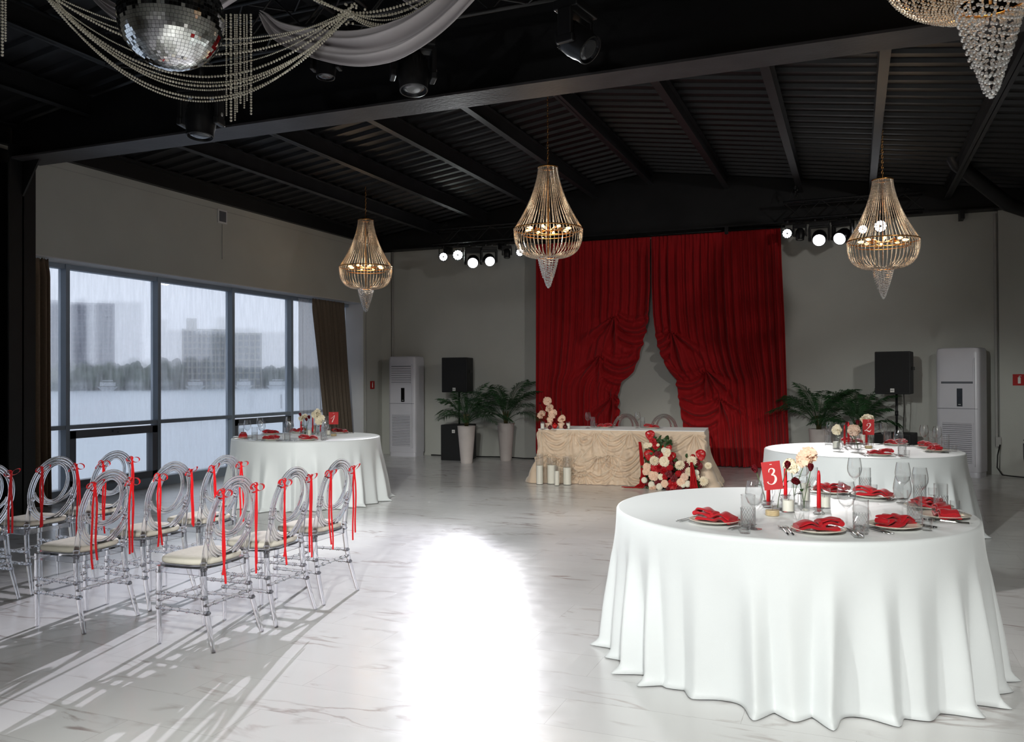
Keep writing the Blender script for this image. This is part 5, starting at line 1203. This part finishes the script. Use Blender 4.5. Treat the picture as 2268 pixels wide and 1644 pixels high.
for u, v, s, aim, lb in ((445, 205, .31, (-4.4, 4.6, 0), 'dark moving head hanging below the mirror ball pearls'), (915, 100, .29, (-2.3, 4.4, 0), 'dark moving head right of the white swag'), (1275, 28, .28, (.6, 4.5, 1.9), 'dark moving head tilted to the right above the roof beam'), (722, 104, .2, (-3.3, 4.6, 0), 'dark moving head peeping below the white swag with a red display')):
    p = on_y(u, v, 4.95); z = min(3.84, p.z); moving_head((p.x, 4.95, z), aim, s, lb); HEAD = ROOTS[-1]; m = M(); m.tube([(0, 0, .1*s), (0, 0, 3.885-z)], .017, 8); m.tube([(-.16, 0, 3.868-z), (.16, 0, 3.868-z)], .014, 8); m.tube([(0, -.16, 3.868-z), (0, .16, 3.868-z)], .014, 8); m.build('hanging_pipe', 'black_metal', HEAD)
m = M(); m.box((0, -.07, .01), (.03, .01, .012)); m.build('display', 'led_red', HEAD, False)
m = M(); m.tube([(-6.9, 13.5, 3.82), (-6.3, 13.45, 3.76), (-5.9, 13.5, 3.84), (-5.6, 13.42, 3.78), (-5.3, 13.5, 3.82), (-5.1, 13.45, 3.78)], .008, 6); tag(m.build('truss_cable', 'paint_cable', None), 'black cable looped along the left truss', 'cable')
m = M(); m.tube([(-.9, 13.5, 3.82), (-.6, 13.42, 3.76), (-.3, 13.5, 3.84), (0, 13.42, 3.78), (.4, 13.5, 3.82)], .008, 6); tag(m.build('truss_cable', 'paint_cable', None), 'black cable looped along the right truss', 'cable')
# ------------------------------------------------------------------ chandeliers
CHAN = None
def chandelier(x, y, zr, label, light=True):
    """zr: height of the wide ring; total 1.42 m high, 0.8 m wide"""
    global CHAN
    t = thing('bead_chandelier', label, 'chandelier', (x, y, zr), rnd.uniform(0, .1), 'crystal bead chandeliers')
    zt, rt = .72, .112; rb = .40; zb2 = -.33; rj = .115; zend = -.68
    if CHAN is None:
        CHAN = []
        def keep(o): CHAN.append(o); return o
        N = 50; r_ = random.Random(1)
        m = M(); P = []
        for i in range(41): q = i/40; P.append((lerp(rt, rb, q**1.75*.86+.14*q), 0, lerp(zt, .0, q)))
        m.beads(P, .0060, .0128, r_)
        a0 = m.build('upper_bead_strand', 'crystal', t, False); keep(a0)
        m = M(); P = []
        for i in range(31): q = i/30; a = q*PI/2; P.append((lerp(rb, rb, q) if q < .0 else rj+(rb-.0-rj)*math.cos(a*1.0)**.55 if False else rj+(rb-rj)*(1-q**2.3), 0, zb2*math.sin(a*1.0)**.9))
        m.beads(P, .0060, .0128, r_); b0 = m.build('bowl_bead_strand', 'crystal', t, False); keep(b0)
        for k in range(1, N):
            for s in (a0, b0): c = s.copy(); COL.objects.link(c); c.parent = t; c.rotation_euler = (0, 0, 2*PI*k/N); keep(c)
        m = M(); n = 22; 
        for lv in range(13):      # tail: looped strings with a narrowing radius
            q = lv/12; rr_ = lerp(.118, .03, q**1.25); z0 = lerp(zb2+.02, zend+.06, q); dp = lerp(.03, .05, q)
            m.beads([(rr_*math.cos(2*PI*i/60), rr_*math.sin(2*PI*i/60), z0-dp*abs(math.sin(PI*i/60*(3 if lv < 9 else 2)))) for i in range(61)], .0074, .0165, r_)
        for k in range(15):
            a = 2*PI*k/15+.1; m.beads([(lerp(.118, .045, q)*math.cos(a), lerp(.118, .045, q)*math.sin(a), lerp(zb2, zend+.10, q)) for q in [i/10 for i in range(11)]], .0070, .0185, r_)
        for k in range(3): a = PI*k/3; m.beads([(.04*math.cos(a)*(1-2*q), .04*math.sin(a)*(1-2*q), zend+.08-.085*math.sin(PI*q)) for q in [i/12 for i in range(13)]], .0064, .0128, r_)
        keep(m.build('bead_tail', 'crystal_clear', t, False))
        m = M()
        def ring(r__, z, w_=.006): m.tube([(r__*math.cos(2*PI*i/64), r__*math.sin(2*PI*i/64), z) for i in range(64)], w_, 8, closed=True)
        ring(rb, 0, .007); ring(rt, zt, .009); ring(.30, -.06, .005); ring(rj, zb2, .005)
        for k in range(3): a = 2*PI*k/3; m.tube([(rt*math.cos(a), rt*math.sin(a), zt), (0, 0, zt+.02)], .004, 6); m.tube([(0, 0, -.06), (.3*math.cos(a), .3*math.sin(a), -.06)], .005, 6)
        m.tube([(0, 0, zb2), (0, 0, zt+.06)], .006, 8)
        for k in range(8): a = 2*PI*k/8; m.tube([(0, 0, -.02), (.17*math.cos(a), .17*math.sin(a), 0)], .0045, 6)
        keep(m.build('gold_frame', 'gold', t))
        m = M(); m.lathe([(.011, 0), (.012, -.04), (.012, -.05)], 10, (.17, 0, 0), look_R((-1, 0, -.1))); so = m.build('bulb_socket', 'gold', t); keep(so)
        for k in range(1, 8): c = so.copy(); COL.objects.link(c); c.parent = t; c.rotation_euler = (0, 0, 2*PI*k/8); keep(c)
        b1 = None
        for k in range(8):
            m = M(); m.lathe([(.0005, .045), (.005, .04), (.014, .02), (.017, 0), (.013, -.015), (.009, -.025)], 12, (.235, 0, 0), look_R((-1, 0, 0))) if k == 0 else None
            if k == 0: b1 = m.build('candle_bulb', 'bulb', t); keep(b1)
            else: c = b1.copy(); COL.objects.link(c); c.parent = t; c.rotation_euler = (0, 0, 2*PI*k/8); keep(c)
    else:
        for o in CHAN: c = o.copy(); COL.objects.link(c); c.parent = t
    l = bpy.data.lights.new('chandelier_glow', 'POINT'); o = bpy.data.objects.new('chandelier_glow', l); COL.objects.link(o); o.parent = t; o.location = (0, 0, .02); l.energy = 8; l.color = (1, .80, .58); l.shadow_soft_size = .12
    top = roof_z(x)-.045; m = M(); z = .78; k = 0
    while z < top-zr:
        a = 0 if k % 2 else PI/2; pts = [(.010*math.cos(b)*math.cos(a), .010*math.cos(b)*math.sin(a), z+.020*math.sin(b)) for b in [2*PI*i/8 for i in range(8)]]; m.tube(pts, .0026, 5, closed=True); z += .031; k += 1
    m.tube([(0, 0, .72), (0, 0, .79)], .01, 6); m.build('chain', 'gold', t)
chandelier(-3.29, 9.27, 3.19, 'bead chandelier in the middle, before the left edge of the red curtain')
chandelier(-6.90, 11.11, 3.16, 'bead chandelier at the left, near the window wall')
chandelier(.33, 10.88, 3.04+.02, 'bead chandelier at the right, before the lit stage lights')
chandelier(.49, 3.64, 3.20, 'bead chandelier hanging closest to the camera at the top right')
# ------------------------------------------------------------------ mirror ball, pearls, swags
BC = CAM+ray(380, 40)*4.14; BR = .25
t = thing('mirror_ball', 'large mirror ball hanging at the upper left among pearl strings', 'mirror ball', BC)
m = M(); m.ball((0, 0, 0), BR-.004, 48, 32); m.build('core', 'grout', t)
m = M(); nrow = 44; rr = random.Random(4)
for i in range(nrow):
    th0 = PI*i/nrow; th1 = PI*(i+1)/nrow; n = max(4, int(2*PI*BR*math.sin((th0+th1)/2)/(PI*BR/nrow)))
    off = rr.random()
    for j in range(n):
        a0 = 2*PI*(j+off)/n; a1 = 2*PI*(j+1+off)/n; g0, g1 = .04*(a1-a0), .04*(th1-th0)
        q = [(th0+g1, a0+g0), (th1-g1, a0+g0), (th1-g1, a1-g0), (th0+g1, a1-g0)]; cth, ca = (th0+th1)/2, (a0+a1)/2
        cn = Vector((math.sin(cth)*math.cos(ca), math.sin(cth)*math.sin(ca), math.cos(cth))); nn = (cn+Vector((rr.gauss(0, .02), rr.gauss(0, .02), rr.gauss(0, .02)))).normalized(); pc = cn*BR*.9995; vs = []
        for th, a in q:
            v = Vector((math.sin(th)*math.cos(a), math.sin(th)*math.sin(a), math.cos(th)))*BR; k = nn.dot(pc)/nn.dot(v); vs.append(v*k)
        m.add(vs, [(0, 1, 2, 3)])
m.build('mirror_tiles', 'mirror', t, False)
m = M(); m.lathe([(.0005, BR+.05), (.03, BR+.05), (.035, BR-.01)], 16); m.tube([(0, 0, BR+.04), (0, 0, 3.95-BC.z)], .006, 8); m.build('hanger', 'chrome', t)
pr = random.Random(12)
def plane_pt(u, v, A, C):      # ray against the vertical plane through A and C
    n = Vector((C.y-A.y, -(C.x-A.x), 0)); d = ray(u, v); return CAM+d*((A-CAM).dot(n)/d.dot(n))
def pearl_swag(A, C, u, v, r, label, jit=.02):
    A = Vector(A)+Vector((pr.uniform(-jit, jit), pr.uniform(-jit, jit), 0)); C = Vector(C)+Vector((pr.uniform(-jit, jit), 0, pr.uniform(-jit, jit))); B = plane_pt(u, v, A, C); L = (C-A); Lh = Vector((L.x, L.y, 0)).length
    s = Vector((B.x-A.x, B.y-A.y, 0)).length/Lh; sag = (lerp(A.z, C.z, s)-B.z)/(4*s*(1-s))
    P = [A+L*q+Vector((0, 0, -4*sag*q*(1-q))) for q in [i/50 for i in range(51)]]
    m = M(); m.beads(P, r, r*2.12); tag(m.build('pearl_string', 'pearl', None, True), label, 'pearl string', 'pearl strings of the ceiling decoration')
PA = on_z(95, -22, 3.82); PC = on_z(772, 28, 3.74)
for k, (v, r) in enumerate(((86, .0058), (100, .0058), (119, .0085), (144, .005), (167, .0088), (181, .0062), (188, .0088), (197, .0062), (213, .0082), (220, .0068))):
    pearl_swag(PA, PC, 500, v, r, 'sagging pearl string under the mirror ball, %s from the top' % ('first', 'second', 'third', 'fourth', 'fifth', 'sixth', 'seventh', 'eighth', 'ninth', 'tenth')[k])
PE = on_z(985, -30, 3.9)
for k, (v, r) in enumerate(((33, .0095), (34, .006), (44, .0062), (54, .0075), (58, .006), (62, .006), (20, .01))):
    pearl_swag(PC, PE, 860, v, r, 'short pearl string over the white swag, %s' % ('first', 'second', 'third', 'fourth', 'fifth', 'sixth', 'seventh')[k])
for k, (x0, v, r) in enumerate(((720, 4, .006), (735, 8, .0075), (745, 3, .01))): pearl_swag(on_z(600, -60, 3.9), PC, 700, -6+v, r, 'pearl string rising to the left from the gathered knot, %s' % ('first', 'second', 'third')[k])
m = M()
for k in range(40): m.bead(PC+Vector((pr.gauss(0, .035), pr.gauss(0, .03), pr.gauss(0, .025))), .009)
tag(m.build('pearl_cluster', 'pearl', None, True), 'knot of pearls where the sagging strings meet', 'pearls', kind='stuff')
for k, (u, v, r) in enumerate(((501.5, 256, .0066), (511.5, 268, .0098), (520.5, 268, .0066), (525, 247, .0066), (532.5, 233, .0086), (541, 240, .0066), (547, 223, .0062), (556, 256, .0088), (5, 125, .0098), (12, 95, .0075), (-2, 60, .0075))):
    b = on_y(u, v, 4.42 if u > 100 else 3.6); a = on_y(u, 33 if u > 100 else -40, b.y); m = M(); m.beads([(b.x, b.y, a.z), (b.x, b.y, b.z)], r, r*2.08)
    tag(m.build('pearl_string', 'pearl', None, True), 'straight hanging pearl string %s' % (('at the right of the mirror ball, number %s from the left' % ('one', 'two', 'three', 'four', 'five', 'six', 'seven', 'eight')[k]) if u > 100 else 'at the left picture edge, %s' % {8: 'longest', 9: 'middle', 10: 'shortest'}[k]), 'pearl string', 'hanging pearl strings')
def swag(label, ctrl, wtab, y0, seed):
    """ctrl: pixel path of the middle of the cloth, wtab: half height along it (metres)"""
    r = random.Random(seed); m = M(); ph = [r.uniform(0, 6) for _ in range(4)]
    def path(t):
        x = t*(len(ctrl)-1); i = min(len(ctrl)-2, int(x)); f = x-i; p = [ctrl[max(0, i-1)], ctrl[i], ctrl[i+1], ctrl[min(len(ctrl)-1, i+2)]]
        return [.5*((2*b)+(-a+c)*f+(2*a-5*b+4*c-d)*f*f+(-a+3*b-3*c+d)*f**3) for a, b, c, d in zip(*p)]
    def fn(u, t):
        c = path(t); P = on_y(c[0], c[1], y0+c[2]); w_ = interp(wtab, t); s = (u-.5)*2
        f = .03*math.sin(s*7+ph[0]+t*2)+.02*math.sin(s*13+ph[1]-t*3)
        return (P.x+.0, P.y+f+.10*(1-s*s)*(w_*3), P.z+s*w_+.15*w_*math.sin(s*5+t*6+ph[2])*.3)
    m.grid(fn, 40, 60); tag(m.build('fabric_swag', 'swag_cloth', None, True, solid=.002), label, 'fabric', 'white cloth swags under the ceiling')
swag('white cloth swag draped from the truss to the top edge', [(583, 32, .0), (620, 72, 0), (700, 98, 0), (790, 108, 0), (880, 88, .05), (960, 40, .1), (1030, -25, .15), (1080, -80, .2)], [(0, .015), (.08, .06), (.3, .10), (.55, .125), (.8, .12), (1, .1)], 4.45, 2)
swag('second white cloth swag curving above the first one', [(880, -20, .1), (930, 8, .1), (985, -2, .2), (1040, -50, .2)], [(0, .03), (.4, .06), (1, .06)], 4.75, 5)
swag('white cloth swag behind the mirror ball', [(170, -60, 0), (225, 5, 0), (280, 38, 0), (350, 55, 0), (430, 35, 0), (500, -5, 0), (560, -40, 0)], [(0, .04), (.3, .07), (.6, .07), (1, .04)], 4.6, 7)
